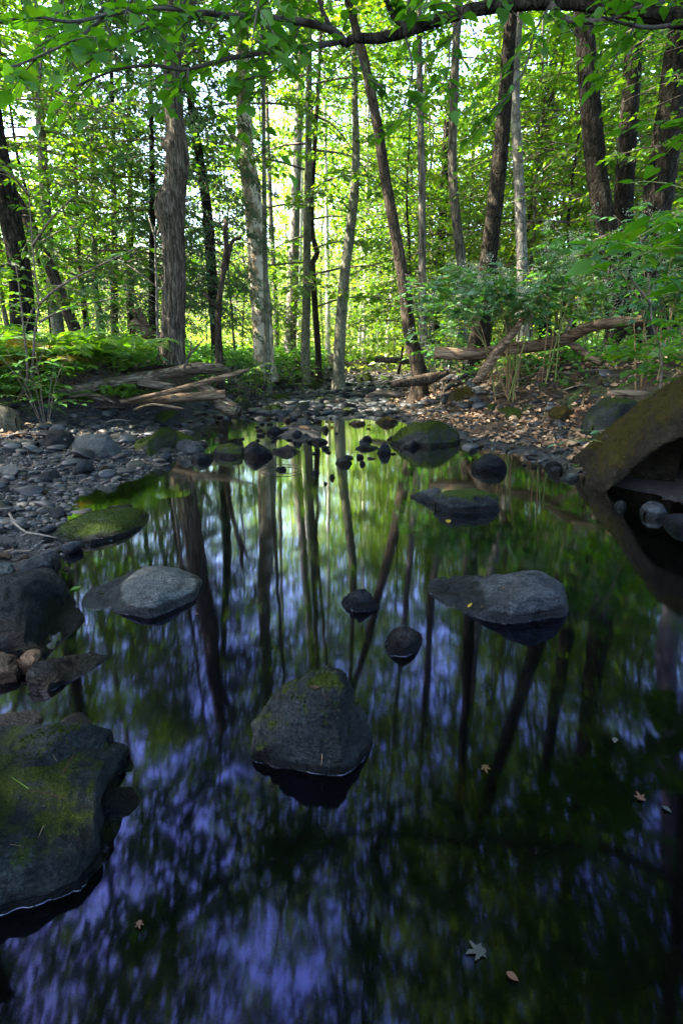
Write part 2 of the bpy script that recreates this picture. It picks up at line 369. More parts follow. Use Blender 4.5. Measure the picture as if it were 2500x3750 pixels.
def water_mat():
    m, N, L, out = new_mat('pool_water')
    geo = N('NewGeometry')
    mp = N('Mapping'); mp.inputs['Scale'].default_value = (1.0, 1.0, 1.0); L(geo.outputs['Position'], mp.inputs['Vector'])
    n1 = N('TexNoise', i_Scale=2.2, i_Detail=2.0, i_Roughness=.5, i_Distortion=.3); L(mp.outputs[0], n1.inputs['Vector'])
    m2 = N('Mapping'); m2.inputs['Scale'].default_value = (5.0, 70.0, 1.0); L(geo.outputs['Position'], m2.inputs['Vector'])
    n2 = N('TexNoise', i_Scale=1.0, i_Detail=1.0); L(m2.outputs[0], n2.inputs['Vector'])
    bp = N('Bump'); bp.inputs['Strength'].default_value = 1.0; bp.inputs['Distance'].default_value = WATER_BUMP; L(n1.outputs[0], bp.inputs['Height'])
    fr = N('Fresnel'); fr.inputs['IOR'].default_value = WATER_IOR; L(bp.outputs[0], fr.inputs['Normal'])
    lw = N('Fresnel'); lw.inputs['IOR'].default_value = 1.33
    tint = ramp(N, [(.02, SKY_REFLECTION_TINT), (.22, (1, 1, 1))]); L(lw.outputs[0], tint.inputs[0])  # violet of the mirrored sky put into the gloss colour at steep angles
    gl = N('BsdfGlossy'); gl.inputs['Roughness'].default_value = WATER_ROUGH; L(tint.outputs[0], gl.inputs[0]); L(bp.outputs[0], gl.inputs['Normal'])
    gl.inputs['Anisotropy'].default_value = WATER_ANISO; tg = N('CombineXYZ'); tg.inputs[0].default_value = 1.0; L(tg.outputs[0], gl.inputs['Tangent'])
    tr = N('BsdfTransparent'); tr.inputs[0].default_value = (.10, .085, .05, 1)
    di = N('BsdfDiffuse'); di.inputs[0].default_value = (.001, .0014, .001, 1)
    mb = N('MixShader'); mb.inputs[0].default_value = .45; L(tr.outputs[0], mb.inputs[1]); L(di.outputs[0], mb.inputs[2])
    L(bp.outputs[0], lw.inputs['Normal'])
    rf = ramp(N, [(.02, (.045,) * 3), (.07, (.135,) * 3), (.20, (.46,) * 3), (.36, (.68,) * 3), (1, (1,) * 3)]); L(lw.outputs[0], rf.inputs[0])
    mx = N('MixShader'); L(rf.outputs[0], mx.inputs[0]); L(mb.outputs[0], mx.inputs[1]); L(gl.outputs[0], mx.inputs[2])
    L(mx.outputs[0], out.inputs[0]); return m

def glint_mat():
    m, N, L, out = new_mat('waterline_glint')
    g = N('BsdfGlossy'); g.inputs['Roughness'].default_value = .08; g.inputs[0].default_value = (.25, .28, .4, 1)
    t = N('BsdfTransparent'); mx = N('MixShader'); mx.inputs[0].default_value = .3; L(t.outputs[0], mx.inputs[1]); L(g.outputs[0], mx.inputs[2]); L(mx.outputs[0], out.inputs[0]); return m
M['rim'] = glint_mat()
M['moss'] = leaf_mat('moss', [(.006, .012, .002), (.012, .022, .003), (.028, .038, .005)], trans=.3, gloss=.0)
M['moss_gold'] = leaf_mat('moss_gold', [(.016, .015, .003), (.032, .026, .005), (.055, .04, .008)], trans=.3, gloss=.0, tcol=(1.3, 1.3, .5))
# ------------------------------------------------------------------ terrain
YK = [-8, 0, .8, 1.5, 2.7, 3.9, 4.8, 5.6, 6.5, 7.5, 8.7, 10, 12, 15, 20, 25, 35, 60, 90]
XL = [-1.1, -1.0, -1.0, -1.1, -1.45, -1.85, -1.75, -1.55, -1.95, -2.25, -2.15, -1.9, -1.7, -1.2, .2, 1.0, 3.0, 7, 12]
XR = [2.6, 2.4, 2.5, 2.7, 2.75, 2.4, 1.95, 1.9, 1.4, 1.2, .95, .75, .5, .9, 1.7, 2.4, 4.0, 8, 13]
GLY, GL, BWL = [-8, 0, 3, 5, 6.5, 8.2, 9, 12, 20, 90], [.5, .5, .9, 1.6, 1.7, .35, .1, .1, .2, .2], [1.2, 1.2, 1.2, 1.2, 1.2, .8, .6, .8, 1.5, 1.5]
GRY, GR, BWR = [-8, 0, 3, 5, 6, 7, 8, 9, 12, 20, 90], [.3, .3, .5, .9, 1.3, 1.3, .9, .5, .4, .3, .3], [1.8] * 11
def ground_z(x, y):
    x = np.atleast_1d(np.asarray(x, float)); y = np.atleast_1d(np.asarray(y, float))
    xl, xr = np.interp(y, YK, XL), np.interp(y, YK, XR)
    q = np.stack([x, y, np.zeros_like(x)], -1)
    wob = .16 * fbm(q * 1.7, 3)
    dl, dr = xl - x + wob, x - xr + wob
    left = dl > dr; d = np.maximum(dl, dr)
    g = np.where(left, np.interp(y, GLY, GL), np.interp(y, GRY, GR))
    bw = np.where(left, np.interp(y, GLY, BWL), np.interp(y, GRY, BWR))
    H = np.where(left, .72, .80)
    z = .11 * np.clip(d, 0, g) + H * sst((d - g) / bw) + .02 * np.clip(d - g, 0, 20) + .012 * np.clip(d - 12, 0, 60)
    dep = np.interp(y, [0, 5, 6, 7.5, 8.6, 9.4, 14, 22, 40], [.42, .35, .10, .12, .10, -.012, -.02, -.01, .0])
    zin = .0 - dep * sst(np.clip(-d, 0, 1) / .7)
    z = np.where(d < 0, zin, z)
    z = z + np.interp(y, [16, 40, 55, 140], [0, .35, 1.5, 22]) * (1)
    z = z + sst(d, -.1, .8) * (.05 * fbm(q * 2.6 + 5, 4) + .10 * fbm(q * .5 + 9, 2)) + .02 * fbm(q * 7, 3) * sst(d, -.6, .1) + sst(y, 8.4, 9.6) * (1 - sst(d, 0, .5)) * .10 * fbm(q * 1.5 + 3, 3)
    z = z + .16 * np.exp(-(((x + .55) / .55) ** 2 + ((y - 7.7) / .75) ** 2)) + .15 * np.exp(-(((x + .5) / .28) ** 2 + ((y - 6.9) / .35) ** 2))
    return z
def gz(x, y): return float(ground_z(x, y)[0])
def onground(px, py, ymin=.4, ymax=60):
    ys = np.concatenate([np.arange(ymin, 14, .03), np.arange(14, ymax, .1)])
    d = ray(px, py); t = ys / d[1]
    X, Z = d[0] * t, CAMH + d[2] * t
    g = np.maximum(ground_z(X, ys), -.01)
    k = np.argmax(Z <= g) if (Z <= g).any() else len(ys) - 1
    return np.array([X[k], ys[k], max(g[k], 0.0)])

def axis(*segs):
    out = []
    for a, b, s in segs: out.append(np.arange(a, b, s))
    return np.concatenate(out + [[segs[-1][1]]])
gx = axis((-150, -40, 10), (-40, -12, 1.5), (-12, -5, .25), (-5, 5.5, .08), (5.5, 12, .25), (12, 40, 1.5), (40, 150, 10))
gy = axis((-60, -10, 5), (-10, -1, .5), (-1, 13, .08), (13, 26, .2), (26, 60, 1.0), (60, 220, 8))
GX, GY = np.meshgrid(gx, gy)
GZ = ground_z(GX.ravel(), GY.ravel())
nx, ny = len(gx), len(gy)
i = np.arange(ny - 1)[:, None] * nx + np.arange(nx - 1)[None]
Fg = np.stack([i, i + 1, i + nx + 1, i + nx], -1).reshape(-1, 4)
ground = obj('ground', make_mesh('ground', np.stack([GX.ravel(), GY.ravel(), GZ], -1), [Fg], M['ground']))
tag(ground, 'earth and gravel forest floor on both banks of the stream', kind='structure')

WATER_BUMP, WATER_IOR, WATER_ROUGH, SKY_REFLECTION_TINT = .0010, 1.85, .045, (.38, .37, 1.0)
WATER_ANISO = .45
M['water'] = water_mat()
wx = np.linspace(-4.2, 4.6, 12); wy = np.linspace(-6, 24, 30)
WX, WY = np.meshgrid(wx, wy); i = np.arange(29)[:, None] * 12 + np.arange(11)[None]
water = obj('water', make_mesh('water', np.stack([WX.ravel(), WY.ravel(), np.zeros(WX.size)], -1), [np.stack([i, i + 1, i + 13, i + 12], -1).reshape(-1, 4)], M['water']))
tag(water, 'dark still stream pool reflecting the trees', kind='structure')

# ------------------------------------------------------------------ sky, sun, camera
SUN_EL, SUN_AZ = R(50), R(-92)          # azimuth measured from +Y towards +X
w = bpy.data.worlds.new('World'); SC.world = w; w.use_nodes = True
nt = w.node_tree
bg = nt.nodes['Background']; sky = nt.nodes.new('ShaderNodeTexSky'); sky.sky_type = 'NISHITA'; sky.sun_disc = False
sky.sun_elevation = SUN_EL; sky.sun_rotation = SUN_AZ; sky.ozone_density = 3.0; sky.air_density = 1.2; sky.dust_density = 2.6
nt.links.new(sky.outputs[0], bg.inputs[0]); bg.inputs[1].default_value = .15
sl = bpy.data.lights.new('sun', 'SUN'); sl.energy = 5.0; sl.angle = R(.53); sl.color = (1, .92, .74)
so = bpy.data.objects.new('sun', sl); COL.objects.link(so)
sd = Vector((math.sin(SUN_AZ) * math.cos(SUN_EL), math.cos(SUN_AZ) * math.cos(SUN_EL), math.sin(SUN_EL)))
so.rotation_euler = sd.to_track_quat('Z', 'Y').to_euler(); so.location = sd * 60
cam = bpy.data.cameras.new('camera'); co = bpy.data.objects.new('camera', cam); COL.objects.link(co)
co.location = (0, 0, CAMH); co.rotation_euler = (math.pi / 2 - PITCH, 0, 0)
cam.sensor_fit = 'VERTICAL'; cam.sensor_height = 36; cam.lens = FPX * 36 / 3750; cam.clip_start = .02; cam.clip_end = 600
SC.camera = co
SC.view_settings.view_transform = 'Standard'; SC.view_settings.look = 'None'; SC.view_settings.exposure = 3.9; SC.view_settings.gamma = 1
cy = SC.cycles
cy.max_bounces = 7; cy.diffuse_bounces = 4; cy.glossy_bounces = 2; cy.transmission_bounces = 4; cy.transparent_max_bounces = 6
cy.use_denoising = True; cy.sample_clamp_indirect = 6; cy.caustics_reflective = False; cy.caustics_refractive = False
SC.render.use_persistent_data = False
# ------------------------------------------------------------------ rocks
LAND = []                                     # landmarks (px, py, short phrase) used for wording labels
def vnormals(V, F):
    Q = F; a = np.cross(V[Q[:, 2]] - V[Q[:, 0]], V[Q[:, 3]] - V[Q[:, 1]])
    N = np.zeros_like(V)
    for k in range(4): np.add.at(N, Q[:, k], a)
    return N / (np.linalg.norm(N, axis=1)[:, None] + 1e-12)

def prof_rock(name, label, top, base, thick, mat, z0=0.0, e=1.0, rough=.05, back=1.0, cat='rock', seed=0, nf=1.0, group=None, cols=64, ex=2.0, skirt=.14, short=None, under=0.0, facets=16, moss_n=0, moss_mat='moss', rim=False, crack=.010, cut=.72):
    """Rock whose skyline (top) and front foot line (base) follow picture points; thick = metres from foot to ridge. e<1 boxy, e>1 conical."""
    top, base = np.array(top, float), np.array(base, float); zfoot = z0
    xa, xb = max(top[0, 0], base[0, 0]), min(top[-1, 0], base[-1, 0])
    xs = np.linspace(xa, xb, cols); u = np.linspace(-1, 1, cols)
    # denser at the ends
    xs = xa + (xb - xa) * (.5 + .5 * np.sin(u * math.pi / 2)); u = np.sin(u * math.pi / 2)
    ty, by = np.interp(xs, top[:, 0], top[:, 1]), np.interp(xs, base[:, 0], base[:, 1])
    k = np.ones(5) / 5
    sm = lambda a: np.convolve(np.pad(a, 2, mode='edge'), k, 'valid')
    ty, by = sm(ty), sm(by)
    zb = sm(sm(sm(np.interp(xs, base[:, 0], base[:, 2])))) if base.shape[1] > 2 else np.full(cols, z0)
    env = np.clip(1 - np.abs(u) ** ex, 0, 1) ** (1 / ex)
    rows = []
    for x, t, b, en, z0 in zip(xs, ty, by, env, zb):
        Fp = on(x, b, z0); th = thick * max(en, .04)
        Rp = at(x, min(t, b - 2), Fp[1] + th)
        Rp[2] = max(Rp[2], z0 + .004)
        h = Rp[2] - z0
        col = [np.r_[Fp[:2] + (0, .02 + under * min(1, (Fp[2] - zfoot) / .35)), zfoot - skirt], Fp + ((0, .005, -skirt * .4) if not under else (0, .005 + under * .9 * min(1, (Fp[2] - zfoot) / .35), -.03 - max(0, .06 - Fp[2]) - (Fp[2] - zfoot) * .1))]
        for s in np.linspace(0, 1, 16):
            a = s * math.pi / 2
            fy, fz = 1 - math.cos(a) ** 1.0, math.sin(a) ** 1.0
            fy = s * (1 - .5) + fy * .5 if e == 1 else fy ** (1 / e)
            col.append(np.array([Fp[0] + (Rp[0] - Fp[0]) * fy, Fp[1] + th * fy, z0 + h * fz ** (e if e > 1 else 1)]))
        for s in np.linspace(0, 1, 14)[1:]:
            a = s * math.pi / 2
            col.append(np.array([Rp[0], Rp[1] + th * back * math.sin(a), z0 + h * math.cos(a)]))
        col.append(np.array([Rp[0], Rp[1] + th * back, zfoot - skirt]))
        rows.append(col)
    G = np.array(rows); n, m = G.shape[:2]; V = G.reshape(-1, 3)
    i = np.arange(n - 1)[:, None] * m + np.arange(m - 1)[None]
    F = np.stack([i, i + m, i + m + 1, i + 1], -1).reshape(-1, 4)
    N = vnormals(V, F)
    size = max(V[:, 0].max() - V[:, 0].min(), .02)
    q = V / size
    d = .7 * fbm(q * 3.0 * nf + seed, 5, .55) + .55 * (np.abs(fbm(q * 4.2 * nf + seed + 31, 3)) - .18) + .35 * fbm(q * 13 * nf + seed, 3)
    fade = np.repeat(np.clip(env * 2.2, .25, 1)[:, None], m, 1).reshape(-1)
    V = V + N * (d * rough * size * fade)[:, None] * np.array([1, 1, .8])
    rc = np.random.default_rng(seed + 500); c0 = np.array([V[:, 0].mean(), V[:, 1].mean(), zfoot + .3 * (V[:, 2].max() - zfoot)])
    for _ in range(facets):
        nn = rc.normal(size=3); nn[2] = abs(nn[2]) * .8; nn[1] -= .35; nn /= np.linalg.norm(nn)
        pr = (V - c0) @ nn; dd = rc.uniform(cut, .94) * pr.max(); s = pr - dd
        V = V - np.where(s > 0, s * .9, 0)[:, None] * nn
    V = V + N * ((.5 * fbm(q * 9 * nf + seed, 4, .6)) * rough * .45 * size * fade)[:, None]
    cr_ = fbm(q * 3.4 * nf + seed * 1.7 + 60, 3); V = V - N * (np.exp(-(cr_ / .035) ** 2) * crack * size * fade * (N[:, 2] > -.2))[:, None]
    c = V.mean(0); c[2] = zfoot
    o = obj(name, make_mesh(name, V - c, [F], M[mat] if isinstance(mat, str) else mat), loc=c)
    if moss_n:
        N2 = vnormals(V, F); rm = np.random.default_rng(seed + 9); fi = rm.integers(0, len(F), moss_n * 3); wv = rm.random((len(fi), 2)); Q = V[F[fi]]
        Pm = Q[:, 0] + (Q[:, 1] - Q[:, 0]) * wv[:, :1] + (Q[:, 3] - Q[:, 0]) * wv[:, 1:]; Nm = N2[F[fi, 0]]
        kp = (Nm[:, 2] + .5 * fbm(Pm * 9 / max(size, .3) + seed, 3) + .25 * fbm(Pm * 40 + seed, 2) > .62) & (Pm[:, 2] > zfoot + .03)
        Pm, Nm = Pm[kp][:moss_n], Nm[kp][:moss_n]
        if len(Pm):
            Vm, Fm = leaves(Pm - c - Nm * .002, Nm + rm.normal(0, .7, Nm.shape), rm.normal(0, 1, Nm.shape), rm.uniform(.003, .009, len(Pm)) * (1 + size * .6), .3)
            tag(obj('moss', make_mesh('moss', Vm, Fm, M[moss_mat], False), o), kind='stuff')
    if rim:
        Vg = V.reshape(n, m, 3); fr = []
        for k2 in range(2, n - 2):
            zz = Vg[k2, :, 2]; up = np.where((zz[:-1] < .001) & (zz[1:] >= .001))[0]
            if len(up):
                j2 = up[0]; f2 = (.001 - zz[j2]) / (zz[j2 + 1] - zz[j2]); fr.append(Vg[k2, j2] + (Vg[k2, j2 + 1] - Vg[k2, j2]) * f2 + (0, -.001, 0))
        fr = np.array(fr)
        if len(fr) > 6: obj('waterline_glint', make_mesh('waterline_glint', *tube(fr - c, .0001 + .0009 * np.clip(vn(fr * 30) - .12, 0, 1), 6), M['rim']), o)  # added glossy tube that draws a bright glint along the waterline
    tag(o, label, cat, group)
    if short: LAND.append((float(xs.mean()), float(by.mean()), short))
    return o

prof_rock('boulder', 'dark wet boulder with one fallen brown leaf, alone in the middle of the pool',
  [(905, 2775), (915, 2700), (940, 2630), (985, 2575), (1050, 2520), (1120, 2478), (1190, 2468), (1240, 2480), (1272, 2520), (1285, 2575), (1320, 2620), (1350, 2680), (1358, 2770)],
  [(905, 2785), (930, 2800), (980, 2828), (1030, 2858), (1090, 2878), (1140, 2872), (1180, 2866), (1230, 2868), (1300, 2868), (1335, 2835), (1358, 2775)],
  .17, 'rock_boss', e=1, rough=.13, seed=3, nf=1.2, facets=22, cut=.78, short='boulder with the brown leaf', ex=2.4, cols=110, moss_n=700, rim=True, crack=.014)
prof_rock('flat_rock', 'pale grey flat rock with dark wet rim, rising from the pool near left bank',
  [(302, 2212), (360, 2185), (430, 2145), (490, 2112), (560, 2107), (620, 2120), (680, 2145), (718, 2155), (735, 2200)],
  [(302, 2220), (370, 2238), (460, 2253), (560, 2268), (640, 2262), (700, 2245), (735, 2208)],
  .24, 'rock_grey', rough=.03, seed=8, short='pale flat rock', ex=2.6, e=.6, rim=True, facets=6)
prof_rock('wedge_rock', 'grey wedge shaped flat rock with a yellow leaf, tapering to a point on its left',
  [(1562, 2222), (1640, 2192), (1740, 2165), (1840, 2150), (1900, 2128), (1980, 2115), (2030, 2125), (2070, 2155), (2090, 2190), (2094, 2230)],
  [(1562, 2232), (1650, 2262), (1740, 2288), (1850, 2312), (1950, 2318), (2040, 2285), (2075, 2250), (2094, 2238)],
  .24, 'rock_blue', rough=.045, seed=12, short='grey wedge rock', ex=2.8, e=.55, rim=True, cols=90, facets=10)
prof_rock('pool_stone', 'small black pointed stone in the pool behind the leaf topped boulder',
  [(1235, 2205), (1270, 2180), (1310, 2160), (1340, 2158), (1360, 2185), (1397, 2225)], [(1235, 2215), (1290, 2238), (1330, 2246), (1397, 2232)], .06, 'rock_wet', rough=.12, rim=True, seed=4, short='small black pointed stone')
prof_rock('pool_stone', 'jagged black stone between the leaf topped boulder and the grey wedge rock',
  [(1405, 2345), (1440, 2318), (1480, 2302), (1510, 2300), (1545, 2335), (1558, 2365)], [(1405, 2378), (1440, 2402), (1480, 2412), (1520, 2398), (1558, 2370)], .075, 'rock_wet', rough=.15, rim=True, seed=6, short='jagged black stone')
prof_rock('slab_rock', 'thick dark green tinged slab standing in the pool before the right bank',
  [(1590, 1815), (1640, 1802), (1720, 1794), (1800, 1790), (1825, 1795), (1831, 1830)], [(1590, 1862), (1620, 1892), (1700, 1888), (1790, 1880), (1825, 1880), (1831, 1872)], .20, 'rock_moss', rough=.03, seed=9, ex=5, e=.6, short='thick dark slab')
prof_rock('thin_slab', 'thin flat grey slab lying awash against the thick dark slab',
  [(1502, 1815), (1540, 1800), (1585, 1787), (1615, 1790), (1640, 1800)], [(1502, 1825), (1540, 1838), (1590, 1848), (1640, 1850)], .14, 'rock_blue', rough=.04, seed=2)
prof_rock('mossy_dome', 'low rounded mossy rock like a turtle shell at the edge of the left gravel',
  [(185, 1960), (230, 1920), (300, 1890), (380, 1878), (450, 1880), (510, 1892), (538, 1915)], [(185, 1975), (240, 2000), (330, 1998), (430, 1975), (500, 1945), (538, 1920)], .30, 'rock_moss', rough=.018, seed=15, e=.8, facets=0, rim=True, moss_n=2500, short='turtle shaped mossy rock')
prof_rock('bark_slab', 'dark slab of rotten wood behind the turtle shaped rock',
  [(382, 1862), (400, 1856), (440, 1852), (480, 1846), (487, 1862)], [(382, 1868), (430, 1874), (487, 1870)], .06, 'bark_dark', rough=.04, seed=15, ex=5, cat='driftwood')
prof_rock('pointed_rock', 'dark rock with a blunt point at the edge of the right shallows',
  [(1710, 1715), (1745, 1690), (1780, 1665), (1815, 1652), (1840, 1672), (1852, 1700), (1858, 1722)], [(1710, 1728), (1760, 1732), (1820, 1732), (1858, 1728)], .16, 'rock_dark', rough=.07, seed=21, short='blunt pointed rock')
prof_rock('mossy_boulder', 'rounded mossy boulder at the foot of the riffle on the right',
  [(1400, 1615), (1430, 1600), (1460, 1565), (1500, 1545), (1560, 1535), (1610, 1540), (1650, 1560), (1680, 1590), (1690, 1615)], [(1400, 1622), (1460, 1632), (1540, 1642), (1620, 1645), (1690, 1625)], .32, 'rock_mossy', rough=.04, seed=23, e=.8, moss_n=3500, short='rounded mossy boulder')
prof_rock('pyramid_rock', 'dark pyramid shaped rock in the shallows between left bank and riffle',
  [(872, 1660), (900, 1635), (925, 1614), (950, 1625), (980, 1645), (1015, 1668)], [(872, 1672), (920, 1682), (970, 1680), (1015, 1672)], .16, 'rock_dark', rough=.045, seed=25, short='dark pyramid rock')
prof_rock('boulder', 'pale blue grey oval boulder on the left gravel, lightest stone there',
  [(232, 1655), (245, 1625), (280, 1602), (330, 1590), (380, 1588), (420, 1600), (434, 1630), (436, 1665)], [(232, 1668), (300, 1678), (360, 1690), (436, 1690)], .26, 'rock_grey', z0=.06, rough=.022, seed=27, e=.8, ex=3, short='pale oval boulder')
prof_rock('boulder', 'dark angular boulder touching the left side of the pale oval boulder',
  [(132, 1640), (150, 1610), (180, 1580), (220, 1575), (260, 1585), (285, 1600)], [(132, 1655), (180, 1662), (240, 1660), (285, 1650)], .24, 'rock_dark', z0=.10, rough=.06, seed=29, ex=3)
prof_rock('moss_bank_rock', 'long mossy rock right of the pale oval boulder, ending at the pool',
  [(432, 1610), (470, 1590), (520, 1592), (560, 1575), (610, 1562), (660, 1580), (710, 1600), (735, 1615)], [(432, 1670), (480, 1690), (540, 1690), (580, 1672), (640, 1640), (735, 1625)], .30, 'rock_mossy', z0=.02, rough=.08, seed=31, moss_n=2500, short='long mossy rock')
prof_rock('boulder', 'grey lumpy boulder in the shallows left of the dark pyramid rock',
  [(625, 1640), (650, 1615), (690, 1606), (730, 1618), (748, 1650)], [(625, 1660), (680, 1675), (748, 1668)], .2, 'rock_blue', rough=.05, seed=33)
prof_rock('boulder', 'mossy topped dark stone touching the left flank of the dark pyramid rock',
  [(765, 1655), (800, 1630), (840, 1622), (880, 1640), (890, 1668)], [(765, 1672), (820, 1680), (890, 1678)], .2, 'rock_moss', rough=.05, seed=35)
prof_rock('boulder', 'round mossy boulder on the gravel below the log pile',
  [(555, 1545), (575, 1512), (620, 1502), (660, 1508), (682, 1540)], [(555, 1555), (600, 1565), (650, 1565), (682, 1552)], .26, 'rock_moss', z0=.03, rough=.03, seed=37, e=.8, moss_n=1800, short='round mossy boulder')
prof_rock('ledge_slab', 'dark slab forming the upper mossy step on the big layered block',
  [(-220, 2720), (0, 2742), (60, 2722), (140, 2700), (260, 2692), (350, 2702), (382, 2735), (386, 2800)], [(-220, 2878), (0, 2872), (150, 2868), (300, 2856), (355, 2846), (386, 2812)], .10, 'rock_boss', z0=.085, rough=.04, seed=40, e=.5, ex=6, moss_n=1500, skirt=.08, cols=90)
prof_rock('foreground_rock', 'biggest dark block of layered rock with a mossy ledge, at the lower left corner',
  [(-220, 2830), (0, 2850), (150, 2850), (300, 2850), (360, 2858), (372, 2900), (390, 2980), (412, 3100), (432, 3190)],
  [(-220, 3400), (0, 3345), (110, 3325), (200, 3290), (300, 3255), (380, 3225), (418, 3195), (432, 3192)], .21, 'rock_boss', rough=.06, seed=41, e=.5, ex=6, cut=.78, moss_n=0, rim=True, cols=100, facets=10, short='big layered block')
prof_rock('foreground_rock', 'large smooth dark boulder on the left bank, sloping down to the water',
  [(-240, 2160), (0, 2140), (90, 2150), (130, 2190), (170, 2260), (215, 2330), (255, 2370), (266, 2395)], [(-240, 2440), (0, 2450), (120, 2440), (200, 2428), (250, 2410), (266, 2400)], .36, 'rock_dark', rough=.06, rim=True, cols=90, seed=43, short='large smooth dark boulder', ex=3, e=.7)
prof_rock('wedge_slab', 'dark tilted slab pointing into the pool under the large smooth dark boulder',
  [(60, 2470), (100, 2445), (180, 2430), (270, 2435), (350, 2428), (400, 2426)], [(60, 2545), (110, 2555), (190, 2530), (270, 2492), (350, 2450), (400, 2430)], .09, 'rock_dark', rough=.04, rim=True, seed=45, ex=5, e=.5)
prof_rock('bank_stone', 'small square stone with rusty edge before the large smooth dark boulder', [(62, 2415), (90, 2392), (125, 2392), (136, 2420)], [(62, 2445), (100, 2452), (136, 2440)], .06, 'rock_rust', z0=.03, rough=.05, seed=46)
prof_rock('bank_stone', 'orange brown stone at the left edge before the large smooth dark boulder', [(-60, 2410), (-10, 2398), (30, 2420), (60, 2465)], [(-60, 2480), (0, 2480), (60, 2470)], .08, 'rock_rust', z0=.03, rough=.06, seed=47)
prof_rock('wet_stone', 'round glossy wet stone behind the big layered block', [(-90, 2650), (0, 2642), (70, 2640), (120, 2650), (140, 2690)], [(-90, 2760), (0, 2765), (90, 2740), (140, 2700)], .09, 'rock_wet', rough=.03, seed=49, e=.7)
prof_rock('wet_stone', 'long tilted wet stone leaning against the back of the big layered block', [(140, 2712), (200, 2670), (260, 2625), (310, 2610), (345, 2615), (352, 2635)], [(140, 2745), (220, 2740), (290, 2700), (352, 2642)], .07, 'rock_wet', rough=.03, seed=51, e=.7)
prof_rock('finger_stone', 'finger shaped black stone poking out from the side of the big layered block', [(350, 2918), (420, 2912), (460, 2920), (500, 2935), (524, 2950)], [(350, 3000), (420, 3000), (480, 2990), (524, 2955)], .05, 'rock_wet', rough=.04, seed=53)
prof_rock('bank_slab', 'long flat grey blue slab above the large smooth dark boulder', [(40, 2080), (100, 2050), (160, 2030), (190, 2035), (196, 2065)], [(40, 2110), (100, 2105), (160, 2090), (196, 2072)], .12, 'rock_blue', z0=.03, rough=.04, seed=55, ex=4)
prof_rock('bank_slab', 'dark slab directly behind the large smooth dark boulder', [(-120, 2125), (0, 2120), (100, 2100), (150, 2105), (185, 2135), (180, 2160)], [(-120, 2180), (60, 2180), (150, 2175), (180, 2168)], .14, 'rock_dark', z0=.02, rough=.04, seed=56, ex=4)
prof_rock('bank_stone', 'pale stone by the left edge above the large smooth dark boulder', [(-40, 2075), (0, 2065), (30, 2072), (40, 2095)], [(-40, 2110), (0, 2112), (40, 2100)], .08, 'rock_grey', z0=.04, rough=.03, seed=57)
prof_rock('great_boulder', 'largest boulder, sunlit mossy back and black overhang, on the right shore',
  [(2138, 1745), (2160, 1680), (2210, 1620), (2270, 1570), (2340, 1520), (2420, 1455), (2500, 1400), (2620, 1340), (2760, 1330)],
  [(2138, 1765, 0), (2180, 1795, 0), (2240, 1790, .03), (2300, 1735, .15), (2360, 1675, .29), (2430, 1630, .40), (2500, 1605, .46), (2760, 1600, .5)], .5, 'rock_gold', rough=.055, seed=61, nf=1.6, e=.8, ex=5, cols=110, under=.75, facets=0, moss_n=9000, moss_mat='moss_gold', short='largest boulder')
prof_rock('boulder', 'mossy grey boulder with a flat dark face just behind the largest boulder',
  [(2145, 1540), (2165, 1490), (2200, 1455), (2260, 1450), (2340, 1462), (2400, 1480), (2440, 1520)], [(2145, 1600), (2200, 1612), (2300, 1610), (2440, 1600)], .4, 'rock_moss', z0=.12, rough=.04, seed=63, ex=3, e=.7, short='flat faced mossy boulder')
prof_rock('boulder', 'sunlit pale topped boulder with gold moss at the foot of the leaning log',
  [(1632, 1490), (1640, 1450), (1670, 1420), (1705, 1404), (1740, 1410), (1760, 1445), (1768, 1490)], [(1632, 1505), (1680, 1520), (1730, 1518), (1768, 1500)], .32, 'rock_gold', z0=.10, rough=.04, seed=65, moss_n=1500, moss_mat='moss_gold', e=.8, ex=3, short='sunlit boulder')
prof_rock('boulder', 'blocky boulder with moss cap and purple grey side below the shrub stems', [(1812, 1520), (1825, 1495), (1870, 1488), (1905, 1500), (1910, 1530)], [(1812, 1545), (1860, 1560), (1910, 1560)], .25, 'rock_mossy', z0=.08, rough=.05, seed=67, ex=4, short='blocky moss capped boulder')
prof_rock('boulder', 'grey stone leaning beside an egg shaped pale pebble on the right beach', [(1970, 1550), (1985, 1525), (2010, 1518), (2028, 1550)], [(1970, 1560), (2000, 1575), (2028, 1572)], .14, 'rock_rust', z0=.1, rough=.05, seed=69)
prof_rock('egg_pebble', 'smooth egg shaped pale pebble on the right beach', [(2032, 1570), (2038, 1552), (2052, 1546), (2068, 1556), (2070, 1575)], [(2032, 1578), (2050, 1590), (2070, 1580)], .09, 'rock_grey', z0=.1, rough=.015, seed=70, short='egg shaped pebble')
prof_rock('boulder', 'gold mossy boulder with needle litter behind the egg shaped pebble', [(2008, 1520), (2030, 1490), (2070, 1485), (2110, 1510), (2125, 1535)], [(2008, 1540), (2060, 1552), (2125, 1545)], .3, 'rock_gold', z0=.18, rough=.04, seed=71)
prof_rock('boulder', 'small round tan boulder with moss cap, left of the flat faced mossy boulder', [(2110, 1505), (2120, 1480), (2150, 1474), (2172, 1490), (2172, 1515)], [(2110, 1515), (2140, 1532), (2172, 1520)], .2, 'rock_gold', z0=.22, rough=.03, seed=72)
prof_rock('beach_slab', 'long tan slab half buried in the right beach before the blocky boulder', [(1715, 1590), (1760, 1565), (1830, 1548), (1880, 1545), (1900, 1570)], [(1715, 1600), (1790, 1598), (1900, 1585)], .2, 'rock_rust', z0=.05, rough=.06, seed=73)
